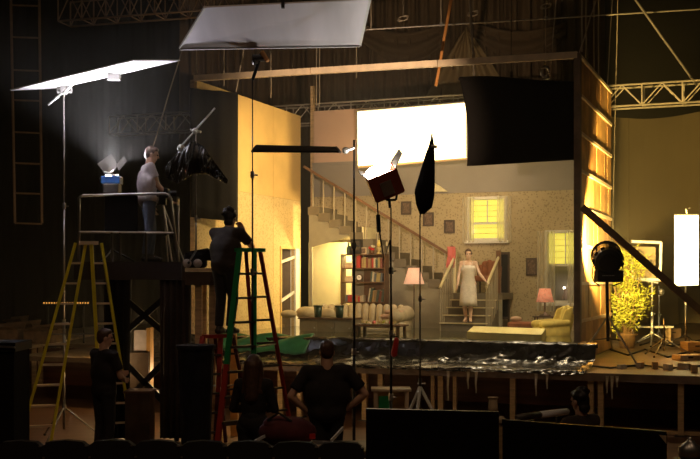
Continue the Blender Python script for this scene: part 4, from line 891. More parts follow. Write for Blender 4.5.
spot('lamp_beam', lc+dv*.32, tgt, 5200, 84, (1, .66, .18), .5, .12, t)
# timber brace from the wall to the deck
one('diagonal_brace', 'dark plank bracing the timber wall down to the right', 'plank', MB().bar(P(582, 207, 19.85), PZ(760, 363, DECK+.03), .05, .13), 'weathered')
# glowing frame at the right edge
Yd = 24.0; bs = P(687, 300, Yd); bs.z = DECK
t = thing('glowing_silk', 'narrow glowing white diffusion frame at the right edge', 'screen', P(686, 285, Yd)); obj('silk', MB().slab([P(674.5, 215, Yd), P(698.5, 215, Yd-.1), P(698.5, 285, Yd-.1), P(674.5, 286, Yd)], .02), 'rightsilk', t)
obj('frame_tube', MB().tube(P(674, 214.5, Yd), P(699, 214.5, Yd-.1), .02), 'steel', t); obj('clip', MB().path([P(687, 215, Yd), P(686, 209, Yd), P(690, 208, Yd)], .025), 'steel', t)
stand('c_stand', 'stand behind the narrow glowing diffusion frame', bs+Vector((0, .1, 0)), P(687, 212, Yd).z, .55, .3, 'steel', 3, .02, 1.0)
Yg = 25.0; bs = P(652, 300, Yg); bs.z = DECK
t = thing('tube_reflector', 'small tan reflector in a white tube frame by the spotlight', 'reflector', P(646, 280, Yg)); q = [P(631.5, 241.5, Yg), P(661, 242.5, Yg), P(660, 280, Yg), P(633, 278.5, Yg)]
obj('panel', MB().slab([q[0]+Vector((.1, .02, -.12)), q[1]+Vector((-.12, .02, -.1)), q[2]+Vector((-.1, .02, .04)), q[3]+Vector((.06, .02, .04))], .01), 'backdrop', t)
for a, b in ((0, 1), (1, 2), (2, 3), (3, 0)): obj('frame_tube', MB().tube(q[a], q[b].lerp(q[a], .45 if a == 3 else 0), .035), 'whitetube', t)
stand('c_stand', 'low stand carrying the white framed reflector', bs, P(652, 282, Yg).z, .5, .3, 'alu', 2, .03, .2)
obj('cross_arm', MB().tube(P(640, 280, Yg), P(658, 283, Yg), .02), 'alu', t)
bs = P(659, 300, 26); bs.z = DECK; tt = stand('light_stand', 'second silver stand behind the white framed reflector', bs, P(659, 286, 26).z, .5, .25, 'alu', 2, .022, .9); obj('grip_head', MB().ball(P(661, 292, 26), .09, 8, 6), 'steel', tt)
bs = PZ(664, 356, DECK); stand('light_stand', 'short bent stand lying low at the right stage edge', bs, DECK+.75, .55, .35, 'steel', 2, .018, 2.0)
one('wall_board', 'tan square board leaning on the backdrop behind the reflector', 'board', MB().slab([P(645, 236, 37.3), P(676, 236, 37.3), PZ(676, 324.2, DECK)+Vector((0, -.3, 0)), PZ(645, 324.2, DECK)+Vector((0, -.3, 0))], .03), 'drapelight')
p = PZ(650, 345, DECK); t = thing('work_bench', 'low white bench in front of the reflector stands', 'bench', p); obj('top', MB().box(p+ZZ*.42, (1.0, .3, .04)), 'whitepaint', t)
for i in (-1, 1): obj('leg', MB().box(p+Vector((.42*i, 0, .2)), (.05, .25, .4)), 'pine', t)
for k, (px, py, wd, h, m, lab) in enumerate(((695, 352, .5, .22, 'pine', 'wooden apple box at the right edge of the stage'), (688, 360, .5, .1, 'palewood', 'flat wooden apple box just in front of the taller one'), (672, 338, .35, .25, 'brownmess', 'brown crate between the right-hand stands'))):
    p = PZ(px, py, DECK); t = thing('apple_box', lab, 'box', p); obj('body', MB().box(p+ZZ*h/2, (wd, .32, h), .2), m, t, bevel=.008); obj('hand_slot', MB().box(p+ZZ*h*.6-Vector((0, .165, 0)), (.1, .01, .03), .2), 'blackmetal', t)
for k, (px, py, r) in enumerate(((588, 369, .05), (622, 371, .04), (640, 370, .05), (655, 371, .06), (668, 372, .05), (684, 371, .05), (694, 374, .06))):
    p = PZ(px, py-2, DECK); one('wood_block', 'small timber offcut, %s from the left along the right stage edge' % ORD[k], 'block', MB().box(p+ZZ*r, (.1+.05*(k % 3), .09, 2*r), .5*k), ['pine', 'whitepaint', 'palewood'][k % 3], 'offcuts along the stage edge', bevel=.006)
for k, pts in enumerate(([(610, 350), (628, 356), (645, 350), (668, 358), (690, 352), (720, 356)], [(640, 346), (652, 342), (672, 347), (700, 341)], [(560, 368), (585, 366), (610, 369), (640, 366), (672, 369), (700, 367)])):
    mb = MB(); w3 = [PZ(x, y, DECK)+ZZ*.02 for x, y in pts]; dense = []
    for i in range(len(w3)-1): dense += [w3[i].lerp(w3[i+1], (3*s_*s_-2*s_**3)) for s_ in (0, .25, .5, .75)]
    one('floor_cable', ['black cable looping across the stage beneath the brace', 'cable lying between the right-hand stands', 'cable lying along the right front edge of the deck'][k], 'cable', mb.path(dense+[w3[-1]], .018), 'blackmetal', 'cables on the stage', smooth=True)
# shrub
rnd = random.Random(3); p = PZ(627, 348, DECK)
t = thing('potted_shrub', 'bushy yellow-green shrub standing beside the timber wall', 'shrub', p); mb = MB(); stm = MB(); cl_ = []
for i in range(40):
    an = rnd.uniform(0, 6.28); hh = rnd.uniform(.35, 2.1); r = rnd.uniform(.05, .50)*(1-.35*hh/2.1); c = p+Vector((r*math.cos(an), r*math.sin(an)*.8, hh)); cl_.append(c); stm.path([p+ZZ*.1, p.lerp(c, .5)+ZZ*.1, c], [.02, .012, .006], 5)
for c in cl_:
    for k in range(95):
        d = Vector((rnd.gauss(0, 1), rnd.gauss(0, 1), rnd.gauss(0, .8))).normalized()*rnd.uniform(.03, .26); l = rnd.uniform(.07, .16)
        a = Vector((rnd.gauss(0, 1), rnd.gauss(0, 1), rnd.gauss(.4, .6))).normalized(); b = a.cross(Vector((rnd.gauss(0, 1), rnd.gauss(0, 1), 1))).normalized()*l*.10; q = c+d
        mb.add([q, q+a*l*.5+b, q+a*l, q+a*l*.5-b], [(0, 1, 2, 3)])
lv = obj('leaves', mb, 'foliage', t); lv['kind'] = 'stuff'; obj('stems', stm, 'stem', t); obj('pot', MB().lathe([(.15, 0), (.2, .28), (.22, .28), (.22, .32)], p, 16), 'brownmess', t)
# ================================================================== left clutter and under-stage
z3 = .85
e0, e1 = PZ(6, 351, z3+.15), PZ(97, 333.5, z3+.15)
t = thing('side_deck', 'low wooden deck on pale legs at the far left', 'platform', Vector(((e0.x+e1.x)/2, (e0.y+e1.y)/2, 0))); dirv = (e1-e0).normalized(); back = Vector((-dirv.y, dirv.x, 0))*2.6
if back.y < 0: back = -back
back.x -= 1.5
for i in range(5): a = e0+back*(i/5); b = e1+back*(i/5); obj('plank', MB().prism([a+ZZ*-.06, b+ZZ*-.06, b+back/5*.97-ZZ*.06, a+back/5*.97-ZZ*.06], ZZ*.06), 'palewood', t)
for px in (26, 34, 40, 58, 70, 77, 90): p = PZ(px, 350, z3+.15); f_ = (px-6)/91; p = e0.lerp(e1, f_)+back*.03; obj('leg', MB().box((p.x, p.y, (z3+.09)/2), (.09, .09, z3+.09)), 'pine', t)
rnd = random.Random(9)
for k, (px, py, w_, h) in enumerate(((6, 333, .7, .32), (24, 331, .6, .34), (40, 333, .55, .28), (16, 322, .5, .3), (52, 332, .4, .3))):
    p = PZ(px, py+10, 1.0); t = thing('cardboard_box', ['torn brown box at the far left of the side deck', 'brown box second from the left on the side deck', 'brown box in the middle of the side deck', 'brown box lying behind the others at the far left', 'brown box beside the yellow ladder'][k], 'box', p, 'boxes on the side deck')
    obj('body', MB().box(p+ZZ*h/2, (w_, .5, h), rnd.uniform(-.4, .4)), 'brownmess', t); obj('flap', MB().slab([p+Vector((-w_/2, -.25, h)), p+Vector((w_/2, -.25, h)), p+Vector((w_/2, -.45, h+.1)), p+Vector((-w_/2, -.45, h+.05))], .01), 'brownmess', t); obj('flap', MB().slab([p+Vector((-w_/2, .25, h)), p+Vector((w_/2, .25, h)), p+Vector((w_/2, .4, h+.15)), p+Vector((-w_/2, .4, h+.1))], .01), 'brownmess', t)
a, b = P(44, 303, 26), P(88, 303, 26); t = thing('marquee_lights', 'row of tiny amber lights glowing behind the yellow ladder', 'lights', Vector(((a.x+b.x)/2, 26, DECK)))
obj('bar', MB().bar(a-ZZ*.05, b-ZZ*.05, .05, .05), 'blackmetal', t); obj('support', MB().tube(Vector((a.x+.1, 26, DECK)), Vector((a.x+.1, 26, a.z)), .02).tube(Vector((b.x-.1, 26, DECK)), Vector((b.x-.1, 26, a.z)), .02), 'blackmetal', t)
for i in range(18): obj('bulb', MB().ball(a.lerp(b, i/17), .022, 6, 5), 'amber', t)
# black road case bottom left
c = P(-3, 400, 12.2); zc_ = P(8, 349, 12.2).z
t = thing('road_case', 'tall black road case with metal edge in the bottom left corner', 'case', Vector((c.x-.05, 12.4, 0))); o = Vector((c.x-.16, 12.5, 0))
obj('body', MB().box(o+ZZ*(zc_-.02)/2, (.7, .6, zc_-.02)), 'blackcloth', t, bevel=.01); obj('lid', MB().box(o+ZZ*(zc_+.02), (.74, .64, .1)), 'blackmetal', t); obj('edge_strip', MB().bar(o+Vector((-.37, -.33, zc_+.06)), o+Vector((.37, -.33, zc_+.02)), .02, .02), 'steel', t)
# unseen floor lamps that warm the space under the deck
def unseenlight(label, px, Y, h, power, col=(1, .62, .26)):
    p = fl0(px, Y); t = thing('unseen_light', label, 'lamp', p); obj('base', MB().lathe([(.1, 0), (.1, .02), (.02, .04)], p, 14), 'blackmetal', t); obj('pole', MB().tube(p+ZZ*.03, p+ZZ*h, .012), 'blackmetal', t)
    obj('bulb', MB().ball(p+ZZ*(h+.05), .04, 10, 8), 'lampglow', t); point('bulb_light', p+ZZ*(h+.06), power, col, .05, t)
unseenlight('small work lamp on the floor hidden behind the dark platform skirt', 176, 18.2, .9, 45)
unseenlight('small added fill lamp standing behind the man in dark shirt', 106, 17.0, 1.05, 26)  # added to brighten the dark clutter at lower left
unseenlight('tall added fill lamp hidden behind the black platform skirting', 113, 21.0, 1.6, 75)  # another added lamp, kept out of sight, to brighten the side deck
unseenlight('small work lamp standing behind the woman with long hair', 252, 17.6, .5, 24)
p = fl0(141, 17.6); t = thing('white_carton', 'white carton standing upright under the platform', 'box', p); q = P(141, 352, 17.6); H = P(141, 330, 17.6).z
obj('stack', MB().box(p+ZZ*(q.z/2), (.3, .3, q.z)), 'darkwood', t); obj('carton', MB().box(p+ZZ*((q.z+H)/2), (.2, .15, H-q.z)), 'teewhite', t, bevel=.006)
one('orange_board', 'orange plywood strip standing beside the white carton', 'board', MB().box(fl0(150, 17.65)+ZZ*.85, (.06, .3, 1.7)), 'rawply2')
one('leaning_board', 'golden timber upright lit behind the red ladder', 'timber', MB().bar(fl0(234.5, 17.3), P(233, 330, 17.3), .12, .05), 'rawply2')
p = fl0(140, 16.0); t = thing('wood_crate', 'dark wooden crate on the floor under the platform', 'crate', p)
obj('body', MB().box(p+ZZ*.42, (.36, .4, .84)), 'darkwood', t); obj('lid', MB().box(p+ZZ*.85, (.4, .44, .03)), 'shelfwood', t)
one('dark_bin', 'dark blue bin between the platform skirt and the short ladder', 'bin', MB().lathe([(.2, 0), (.26, 1.5), (.28, 1.5), (.28, 1.56), (.2, 1.56)], fl0(196, 15.4), 16), 'navy')
# short ladder behind
stepladder('step_ladder', 'short dark step ladder between the platform and the green one', P(212, 336, 16.0), P(224, 336, 16.25), fl0(200, 15.6), fl0(240, 16.8), .3, .5, (.8, .6, 0), ('redfg', 'darkred'), 5, 'darksteel')
# crate and things near the stands
p = fl0(391, 15.6); zc_ = P(391, 389, 15.6).z
t = thing('supply_crate', 'pale crate with a green panel under the stage front', 'crate', p)
for x in (-.22, .22):
    for y in (-.15, .15): obj('post', MB().box(p+Vector((x, y, zc_/2)), (.05, .05, zc_)), 'palewood', t)
obj('top', MB().box(p+ZZ*zc_, (.56, .4, .03)), 'palewood', t); obj('green_panel', MB().box(p+Vector((-.1, -.18, zc_-.2)), (.16, .02, .24)), 'greenfg', t); obj('back_panel', MB().box(p+Vector((0, .16, zc_/2)), (.44, .02, zc_-.1)), 'pine', t)
# ================================================================== foreground
def black_panel(label, px0, px1, py0, py1, Y, tape=False):
    a, b = P(px0, py0, Y), P(px1, py1, Y); t = thing('folding_screen', label, 'panel', Vector(((a.x+b.x)/2, Y, 0)))
    obj('panel', MB().prism([Vector((a.x, Y, .35)), Vector((b.x, Y, .35)), b, a], Vector((0, .03, 0))), 'blackcloth', t); obj('top_edge', MB().bar(a+Vector((0, .034, .0)), b+Vector((0, .034, .0)), .05, .03), 'blackmetal', t)
    for x in (a.x+.05, b.x-.05): obj('upright', MB().box((x, Y+.05, .6), (.04, .05, 1.2)), 'blackmetal', t); obj('foot', MB().box((x, Y+.02, .03), (.06, .5, .06)), 'blackmetal', t)
    if tape: c = P(px1-8, py1+1.0, Y-.004); obj('tape', MB().prism([c, c+Vector((.05, 0, -.004)), c+Vector((.05, 0, -.06))], Vector((0, -.004, 0))), 'paper', t)
black_panel('black rectangular panel standing in the foreground centre', 366, 499, 411, 414, 8.2); black_panel('wider black panel with a taped corner in the right foreground', 503, 667, 422, 434, 7.6, True)
one('timber_stick', 'pale timber stick upright between the two black panels', 'stick', MB().bar(fl0(500.5, 8.4), P(500.5, 420, 8.4), .035, .03), 'pine')
p = P(501, 421, 8.4); one('tape_wad', 'crumpled pale tape on top of the timber stick', 'tape', MB().ball(p, (.035, .03, .04), 7, 5), 'paper')
p = P(493, 414, 10); t = thing('paper_roll', 'torn cream paper roll standing above the black panel', 'paper', Vector((p.x, 10, 0))); obj('roll', MB().lathe([(.035, -.06), (.045, 0), (.04, .08), (.05, .1)], P(493, 408, 10), 9), 'paper', t); obj('post', MB().tube(Vector((p.x, 10, 0)), P(493, 413, 10), .015), 'blackmetal', t)
a, b = P(517, 417.5, 13.0), P(567, 411.5, 13.6); t = thing('cardboard_tube', 'long pale tube lying on a low rest under the deck', 'tube', Vector(((a.x+b.x)/2, 13.3, 0))); obj('tube', MB().tube(a.lerp(b, .45), b, .042, n=14), 'boardwhite', t, smooth=True); obj('sleeve', MB().tube(a, a.lerp(b, .45), .038, n=14), 'darksteel', t, smooth=True)
for f_ in (.3, .8): q = a.lerp(b, f_); obj('rest', MB().tube((q.x, q.y, 0), (q.x, q.y, q.z-.05), .02), 'blackmetal', t)
# theatre seats, one row
Ys = 10.4; zs_ = 2.5-162*Ys/F
def seat(px, k):
    p = fl0(px, Ys)
    t = thing('theatre_seat', ['dark theatre seat farthest left in the front row', 'dark theatre seat second from the left in the front row', 'dark theatre seat third from the left in the front row', 'dark theatre seat in front of the platform skirt', 'dark theatre seat in front of the short ladder', 'dark theatre seat in front of the woman with long hair', 'dark theatre seat beside the heaped bag', 'dark theatre seat at the right end of the front row'][k], 'seat', p, 'front row of theatre seats')
    w_ = .44; top = zs_-.004*abs(k-2)
    poly = [Vector((-w_/2, 0, .4)), Vector((w_/2, 0, .4)), Vector((w_/2, 0, top-.06)), Vector((w_/2-.06, 0, top-.015)), Vector((0, 0, top)), Vector((-w_/2+.06, 0, top-.015)), Vector((-w_/2, 0, top-.06))]
    obj('backrest', MB().prism([p+q for q in poly], Vector((0, .09, 0))), 'seatfabric', t); obj('seat_pan', MB().box(p+Vector((0, .3, .42)), (w_-.04, .42, .1)), 'seatfabric', t, bevel=.03)
    for s_ in (-1, 1): obj('side_standard', MB().box(p+Vector((s_*(w_/2+.01), .2, .3)), (.03, .5, .6)), 'blackmetal', t); 
    obj('number_plate', MB().box(p+Vector((w_/2-.02, -.006, top-.05)), (.022, .01, .016)), 'steel', t); obj('number_plate', MB().box(p+Vector((w_/2+.015, -.006, top-.16)), (.02, .01, .016)), 'steel', t)
for k in range(8): seat(19+46*k, k)
# bag, boards and sheets heaped among the seats
p = fl0(297, 11.2); t = thing('production_desk', 'low dark desk behind the seats holding papers and a bag', 'desk', p); zd = P(300, 447, 11.2).z
obj('top', MB().box(p+ZZ*(zd-.02)+Vector((.15, .1, 0)), (1.25, .7, .04)), 'darkwood', t)
for x in (-.4, .7): obj('trestle', MB().box(p+Vector((x, .1, (zd-.04)/2)), (.05, .5, zd-.04)), 'darkwood', t)
q = Vector((p.x-.1, p.y+.05, zd)); t = thing('duffel_bag', 'dark red duffel bag heaped in front of the man with hands on hips', 'bag', q); obj('body', MB().ball(q+ZZ*.15, (.30, .2, .16), 18, 10).ball(q+Vector((-.1, 0, .22)), (.16, .15, .10), 14, 8), 'darkred', t, smooth=True); obj('handle', MB().path([q+Vector((-.2, -.1, .28)), q+Vector((-.08, -.14, .36)), q+Vector((.05, -.12, .27))], .014), 'blackmetal', t); obj('patch', MB().box(q+Vector((.26, -.12, .12)), (.06, .03, .05)), 'redpaint', t)
q = P(322, 450, 11.0); one('script_sheet', 'pale script sheet lying on the low desk', 'paper', MB().slab([Vector((q.x-.18, 10.9, zd+.012)), Vector((q.x+.12, 10.9, zd+.012)), Vector((q.x+.22, 11.25, zd+.012)), Vector((q.x-.12, 11.25, zd+.012))], .012), 'paper')
one('white_strip', 'white edged board slanting up by the hip of the man', 'board', MB().bar(P(331, 441, 11.3), P(343, 428, 11.6), .015, .035), 'white')
one('white_strip', 'white edged strip lying at the feet of the woman with long hair', 'board', MB().bar(P(250, 444, 10.9), P(276, 430, 11.3), .01, .03), 'white')
one('metal_jug', 'small shiny kettle in the bottom right corner', 'kettle', MB().lathe([(.08, 0), (.1, .03), (.1, .1), (.04, .15), (.015, .17), (.02, .19)], P(690, 459, 9.5), 14).path([P(684, 448, 9.5), P(688, 440, 9.5), P(694, 441, 9.5), P(696, 450, 9.5)], .01), 'steel', smooth=True)
q = P(690, 459, 9.5); one('kettle_stool', 'small dark stool under the shiny kettle', 'stool', MB().lathe([(.12, 0), (.1, .02), (.03, .05), (.03, q.z-.05), (.14, q.z-.03), (.14, q.z)], Vector((q.x, q.y, 0)), 14), 'blackmetal')
# ================================================================== people
def remesh(name, prims, voxel, m, parent, smooth=4, xf=None):
    mb = MB()
    for pr_ in prims:
        k = pr_[0]
        if k == 'c': mb.capsule(*pr_[1:5], 12, *(pr_[5:7] if len(pr_) > 5 else (True, True)))
        elif k == 'e': mb.ball(pr_[1], pr_[2], 14, 10, pr_[3] if len(pr_) > 3 else None)
    if xf: mb.v = [xf(p) for p in mb.v]
    off = wloc(parent); tmp = bpy.data.objects.new('tmp', mb.mesh('tmp', off)); C.objects.link(tmp)
    md = tmp.modifiers.new('r', 'REMESH'); md.mode = 'VOXEL'; md.voxel_size = voxel
    md = tmp.modifiers.new('s', 'SMOOTH'); md.iterations = smooth; md.factor = .5
    dg = bpy.context.evaluated_depsgraph_get(); me = bpy.data.meshes.new_from_object(tmp.evaluated_get(dg)); me.name = name
    bpy.data.objects.remove(tmp)
    o = bpy.data.objects.new(name, me); C.objects.link(o); o.parent = parent; me.materials.clear(); me.materials.append(mat(m))
    for p in me.polygons: p.use_smooth = True
    return o
def hand(pr_, wr, fwd, side, up, curl, s, thumb):
    """palm + five fingers; fwd along the hand, side towards the thumb, up = back of hand"""
    fwd, side, up = fwd.normalized(), side.normalized(), up.normalized()
    for i in range(4): pr_.append(('c', wr+side*(.012-.012*i)*s, wr+fwd*.085*s+side*(.030-.020*i)*s, .016*s, .013*s))
    for i, ln in enumerate((.068, .078, .072, .055)):
        a = wr+fwd*.088*s+side*(.031-.0205*i)*s; d1 = (fwd*math.cos(curl*.6)-up*math.sin(curl*.6)); d2 = (fwd*math.cos(curl*1.6)-up*math.sin(curl*1.6))
        b = a+d1*ln*.55*s; pr_.append(('c', a, b, .0100*s, .0092*s)); pr_.append(('c', b, b+d2*ln*.5*s, .0092*s, .0080*s))
    a = wr+side*.022*s+fwd*.02*s; b = a+(fwd*.6+side*.75-up*.2).normalized()*.045*s
    pr_.append(('c', a, b, .013*s, .011*s)); pr_.append(('c', b, b+(fwd+side*.15-up*.3*curl).normalized()*.035*s, .0105*s, .0085*s))
def person(label, base, yaw, H, J, look, clothes, hair, female=False, group=None, bulk=1.0, voxel=.0085):
    """J overrides joints in a local frame (x right, y forward, z up, metres for a 1.75 m figure)"""
    s = H/1.75; R = Matrix.Rotation(yaw, 3, 'Z')
    T = lambda p: base+R@(Vector(p)*s)
    sw, hw = (.165, .088) if female else (.19, .085)
    j = dict(pelvis=(0, 0, .95), waist=(0, 0, 1.08), chest=(0, 0, 1.28), neck=(0, -.005, 1.46), head=(0, .02, 1.635), sR=(sw, 0, 1.42), sL=(-sw, 0, 1.42), eR=(sw+.05, -.03, 1.13), eL=(-sw-.05, -.03, 1.13), wR=(sw+.06, .06, .89), wL=(-sw-.06, .06, .89),
             hR=(hw, 0, .92), hL=(-hw, 0, .92), kR=(hw+.01, .02, .50), kL=(-hw-.01, .02, .50), aR=(hw+.01, -.03, .09), aL=(-hw-.01, -.03, .09), tR=(hw+.03, .15, .04), tL=(-hw-.03, .15, .04))
    j.update(J); j = {k: Vector(v) for k, v in j.items()}
    t = thing('person', label, 'person', base, group)
    hy, hp = look; Rh_ = Matrix.Rotation(hy, 3, 'Z')@Matrix.Rotation(hp, 3, 'X'); h = j['head']; Hd = lambda x, y, z: h+Rh_@Vector((x, y, z))
    f_ = .92 if female else 1.08*bulk
    bw = 1.0 if female else 1.14*bulk
    fa = .92 if female else 1.06
    B = []
    def trunk(B, g, arms=True):
        B.append(('e', j['chest'], (.158*f_+g, .105+g, .20+g))); B.append(('c', j['hL'], j['hR'], .105+g, .105+g)); B.append(('e', j['pelvis'], (.16*bulk+g, .115*bulk+g, .13+g)))
        B.append(('c', j['pelvis'], j['chest'], .115*f_+g, .115*f_+g)); B.append(('e', j['waist'], (.132*f_*bw+g, .098*bw+g, .15+g))); B.append(('c', j['sL'], j['sR'], .058*fa+g, .058*fa+g)); B.append(('c', j['chest']+Vector((0, 0, .08)), j['neck'], .09+g, .06+g*.5))
        for q in 'RL': B.append(('c', j['s'+q], j['neck']-Vector((0, 0, .03)), .058+g, .055+g*.5)); B.append(('c', j['s'+q], j['chest'], .062*fa+g, .085+g))
        if female:
            for q in (-1, 1): B.append(('e', j['chest']+Vector((.07*q, .085, -.0)), (.062+g*.5, .055+g*.5, .06+g*.5)))
    trunk(B, 0)
    B.append(('c', j['neck']-Vector((0, 0, .02)), h-Vector((0, .01, .05)), .056*f_, .052*f_))
    B.append(('e', Hd(0, -.005, .03), (.074, .094, .092), Rh_)); B.append(('e', Hd(0, .025, -.045), (.056, .066, .072), Rh_)); B.append(('e', Hd(0, .055, -.085), (.030, .028, .028), Rh_))
    B.append(('c', Hd(0, .088, .015), Hd(0, .108, -.022), .010, .014)); B.append(('e', Hd(0, .083, -.052), (.026, .012, .010), Rh_)); B.append(('e', Hd(0, .082, .03), (.05, .016, .012), Rh_))
    for q in (-1, 1): B.append(('e', Hd(.075*q, -.008, -.012), (.012, .022, .034), Rh_))
    for q in 'RL':
        B.append(('c', j['s'+q], j['e'+q], .050*fa, .040*fa)); B.append(('c', j['e'+q], j['e'+q].lerp(j['w'+q], .35), .040*fa, .040*fa)); B.append(('c', j['e'+q].lerp(j['w'+q], .35), j['w'+q], .040*fa, .027*fa))
        B.append(('c', j['h'+q], j['k'+q], .088, .056)); B.append(('c', j['k'+q], j['k'+q].lerp(j['a'+q], .35)-Vector((0, .012, 0)), .054, .056)); B.append(('c', j['k'+q].lerp(j['a'+q], .35)-Vector((0, .012, 0)), j['a'+q], .054, .036))
        B.append(('c', j['a'+q]-Vector((0, .03, .045)), j['t'+q], .038, .028)); B.append(('c', j['a'+q], j['t'+q].lerp(j['a'+q], .4), .038, .034))
        fw = (j['w'+q]-j['e'+q]).normalized(); sd = j.get('th'+q) or Vector((-1 if q == 'R' else 1, .6, 0)); sd = (sd-fw*sd.dot(fw)).normalized(); hand(B, j['w'+q]+fw*.01, fw, sd, sd.cross(fw)*(1 if q == 'R' else -1), J.get('curl', Vector((.5, 0, 0)))[0] if 'curl' in J else .5, 1.0, True)
    B = [(p[0],)+tuple(p[1:]) for p in B]
    remesh('body', [p for p in B], voxel*1, clothes.get('skin', 'skin'), t, 3, T)
    # eyes
    for q in (-1, 1): obj('eye', MB().ball(T(Hd(.031*q, .083, .008)), (.012*s, .008*s, .008*s), 8, 6), 'glassdark', t)
    if 'shirt' in clothes:
        g = .013; G = []; trunk(G, g)
        G = [p for p in G if not (p[0] == 'c' and p[1] == j['hL'])]; G.append(('e', j['pelvis']+Vector((0, 0, .02)), (.176*bulk+g, .130*bulk+g, .15)))
        G.append(('e', j['chest'].lerp(j['waist'], .5), (.15*f_*bw+g, .112*bw+g, .22)))
        for q in 'RL':
            k = clothes.get('sleeve', .55)
            if k <= 1: G.append(('c', j['s'+q], j['s'+q].lerp(j['e'+q], k), .050*fa+g+.006, .050*fa+g+.008, True, False))
            else: G.append(('c', j['s'+q], j['e'+q], .050*fa+g+.004, .042*fa+g)); G.append(('c', j['e'+q], j['w'+q], .042*fa+g, .032*fa+g, True, False))
        remesh('shirt', G, .013, clothes['shirt'], t, 14, T)
    if 'pants' in clothes:
        g = .014; G = [('c', j['hL'], j['hR'], .105+g, .105+g), ('e', j['pelvis'], (.165+g, .12+g, .125+g)), ('c', j['pelvis'], j['waist'], .125+g*.5, .12+g*.4)]
        for q in 'RL': G.append(('c', j['h'+q], j['k'+q], .092+g, .062+g)); G.append(('c', j['k'+q], j['a'+q]+Vector((0, 0, .02)), .062+g, .050+g, True, False))
        remesh('trousers', G, .014, clothes['pants'], t, 8, T)
    if 'belt' in clothes: pass
    if clothes.get('shoes'):
        for q in 'RL': remesh('shoe', [('c', j['a'+q]-Vector((0, .03, .045)), j['t'+q], .047, .037), ('c', j['a'+q], j['t'+q].lerp(j['a'+q], .5), .046, .040)], .012, clothes['shoes'], t, 2, T)
    # hair
    hm, style = hair; G = [('e', Hd(0, -.022, .042), (.083, .095, .092), Rh_), ('e', Hd(0, -.05, -.0), (.076, .065, .085), Rh_)]
    if style == 'short': G += [('e', Hd(0, .03, .085), (.068, .055, .042), Rh_)]
    if style == 'wild':
        G += [('e', Hd(0, -.055, -.075), (.07, .055, .06), Rh_), ('e', Hd(0, .03, .08), (.07, .055, .045), Rh_)]
        rn = random.Random(2)
        for i in range(22): a = rn.uniform(0, 6.28); b = rn.uniform(-.3, 1.4); G.append(('e', Hd(.085*math.cos(a)*math.cos(b), -.03+.085*math.sin(a)*math.cos(b)*.9-.02, .04+.085*math.sin(b)), (.03, .03, .03)))
    if style == 'bun': G += [('e', Hd(0, .03, .085), (.066, .05, .035), Rh_), ('e', Hd(0, -.115, -.005), (.045, .04, .045), Rh_), ('e', Hd(.066, .0, .02), (.02, .05, .045), Rh_), ('e', Hd(-.066, .0, .02), (.02, .05, .045), Rh_)]
    if style == 'long':
        G += [('e', Hd(0, .03, .085), (.07, .055, .042), Rh_), ('c', Hd(0, -.06, 0), h+Vector((0, -.10, -.36)), .095, .085)]
        for q in (-1, 1): G.append(('c', Hd(.062*q, -.02, .02), h+Vector((.09*q, -.06, -.30)), .05, .05))
    remesh('hair', G, .011, hm, t, 2, T)
    return t, j, T, Hd
V3 = Vector
# man on the platform
b = P(148, 262, 17.05); b.z = PT+.002
person('man in white T-shirt and blue jeans standing on the platform looking right', b, math.radians(-68), 1.80, dict(head=(0, .06, 1.625), neck=(0, .02, 1.46), eR=(.22, .10, 1.15), wR=(.17, .27, .98), eL=(-.23, -.02, 1.12), wL=(-.22, .10, .86), aR=(.13, -.06, .09), tR=(.17, .12, .04), kR=(.12, .0, .5), aL=(-.14, .06, .09), tL=(-.2, .24, .04), kL=(-.12, .08, .5)), (math.radians(-12), math.radians(-14)), dict(shirt='teewhite', pants='jeans', shoes='shoe', sleeve=.6), ('hairbrown', 'short'), bulk=1.2)
# man on the short ladder
b = (P(212, 336, 16.0)+P(224, 336, 16.25))/2+Vector((.10, -.02, .028))
person('man in dark clothes standing on the short ladder with his hands at his face', b, math.radians(-26), 1.86, dict(chest=(.0, .04, 1.28), neck=(.01, .08, 1.46), head=(.02, .13, 1.62), sR=(.21, .06, 1.41), sL=(-.21, .06, 1.41), eR=(.27, .28, 1.22), wR=(.12, .30, 1.44), eL=(-.24, .27, 1.18), wL=(-.05, .33, 1.40), kR=(.09, .08, .5), kL=(-.09, .05, .5), aR=(.09, .0, .09), aL=(-.08, -.02, .09), tR=(.1, .17, .04), tL=(-.1, .15, .04), curl=(1.0, 0, 0), thR=V3((-1, 0, .3)), thL=V3((1, 0, .3))), (0, math.radians(-8)), dict(shirt='brownshirt', pants='darkpants', shoes='shoe', sleeve=.7), ('hairblack', 'wild'), bulk=1.14)
# man at lower left
b = fl0(104, 14.9)
person('man in dark shirt standing below the platform facing right', b, math.radians(-40), 1.80, dict(eR=(.25, .08, 1.13), wR=(.1, .25, 1.08), eL=(-.25, .08, 1.13), wL=(-.08, .26, 1.14), thR=V3((0, 0, 1)), thL=V3((0, 0, 1))), (math.radians(-30), math.radians(-5)), dict(shirt='darkshirt', pants='darkpants', shoes='shoe', sleeve=.7), ('hairbrown', 'short'), bulk=1.08)
# woman with long hair
b = fl0(253.5, 11.9)
person('woman with long hair in dark clothes seen from behind, arms folded', b, math.radians(-10), 1.66, dict(eR=(.25, .02, 1.13), wR=(.02, .20, 1.14), eL=(-.25, .02, 1.13), wL=(-.02, .23, 1.1), aR=(.09, -.03, .09), aL=(-.09, -.03, .09), thR=V3((0, 0, 1)), thL=V3((0, 0, 1))), (0, 0), dict(shirt='darkshirt', pants='darkpants', shoes='shoe', sleeve=1.5), ('hairbrown', 'long'), True)
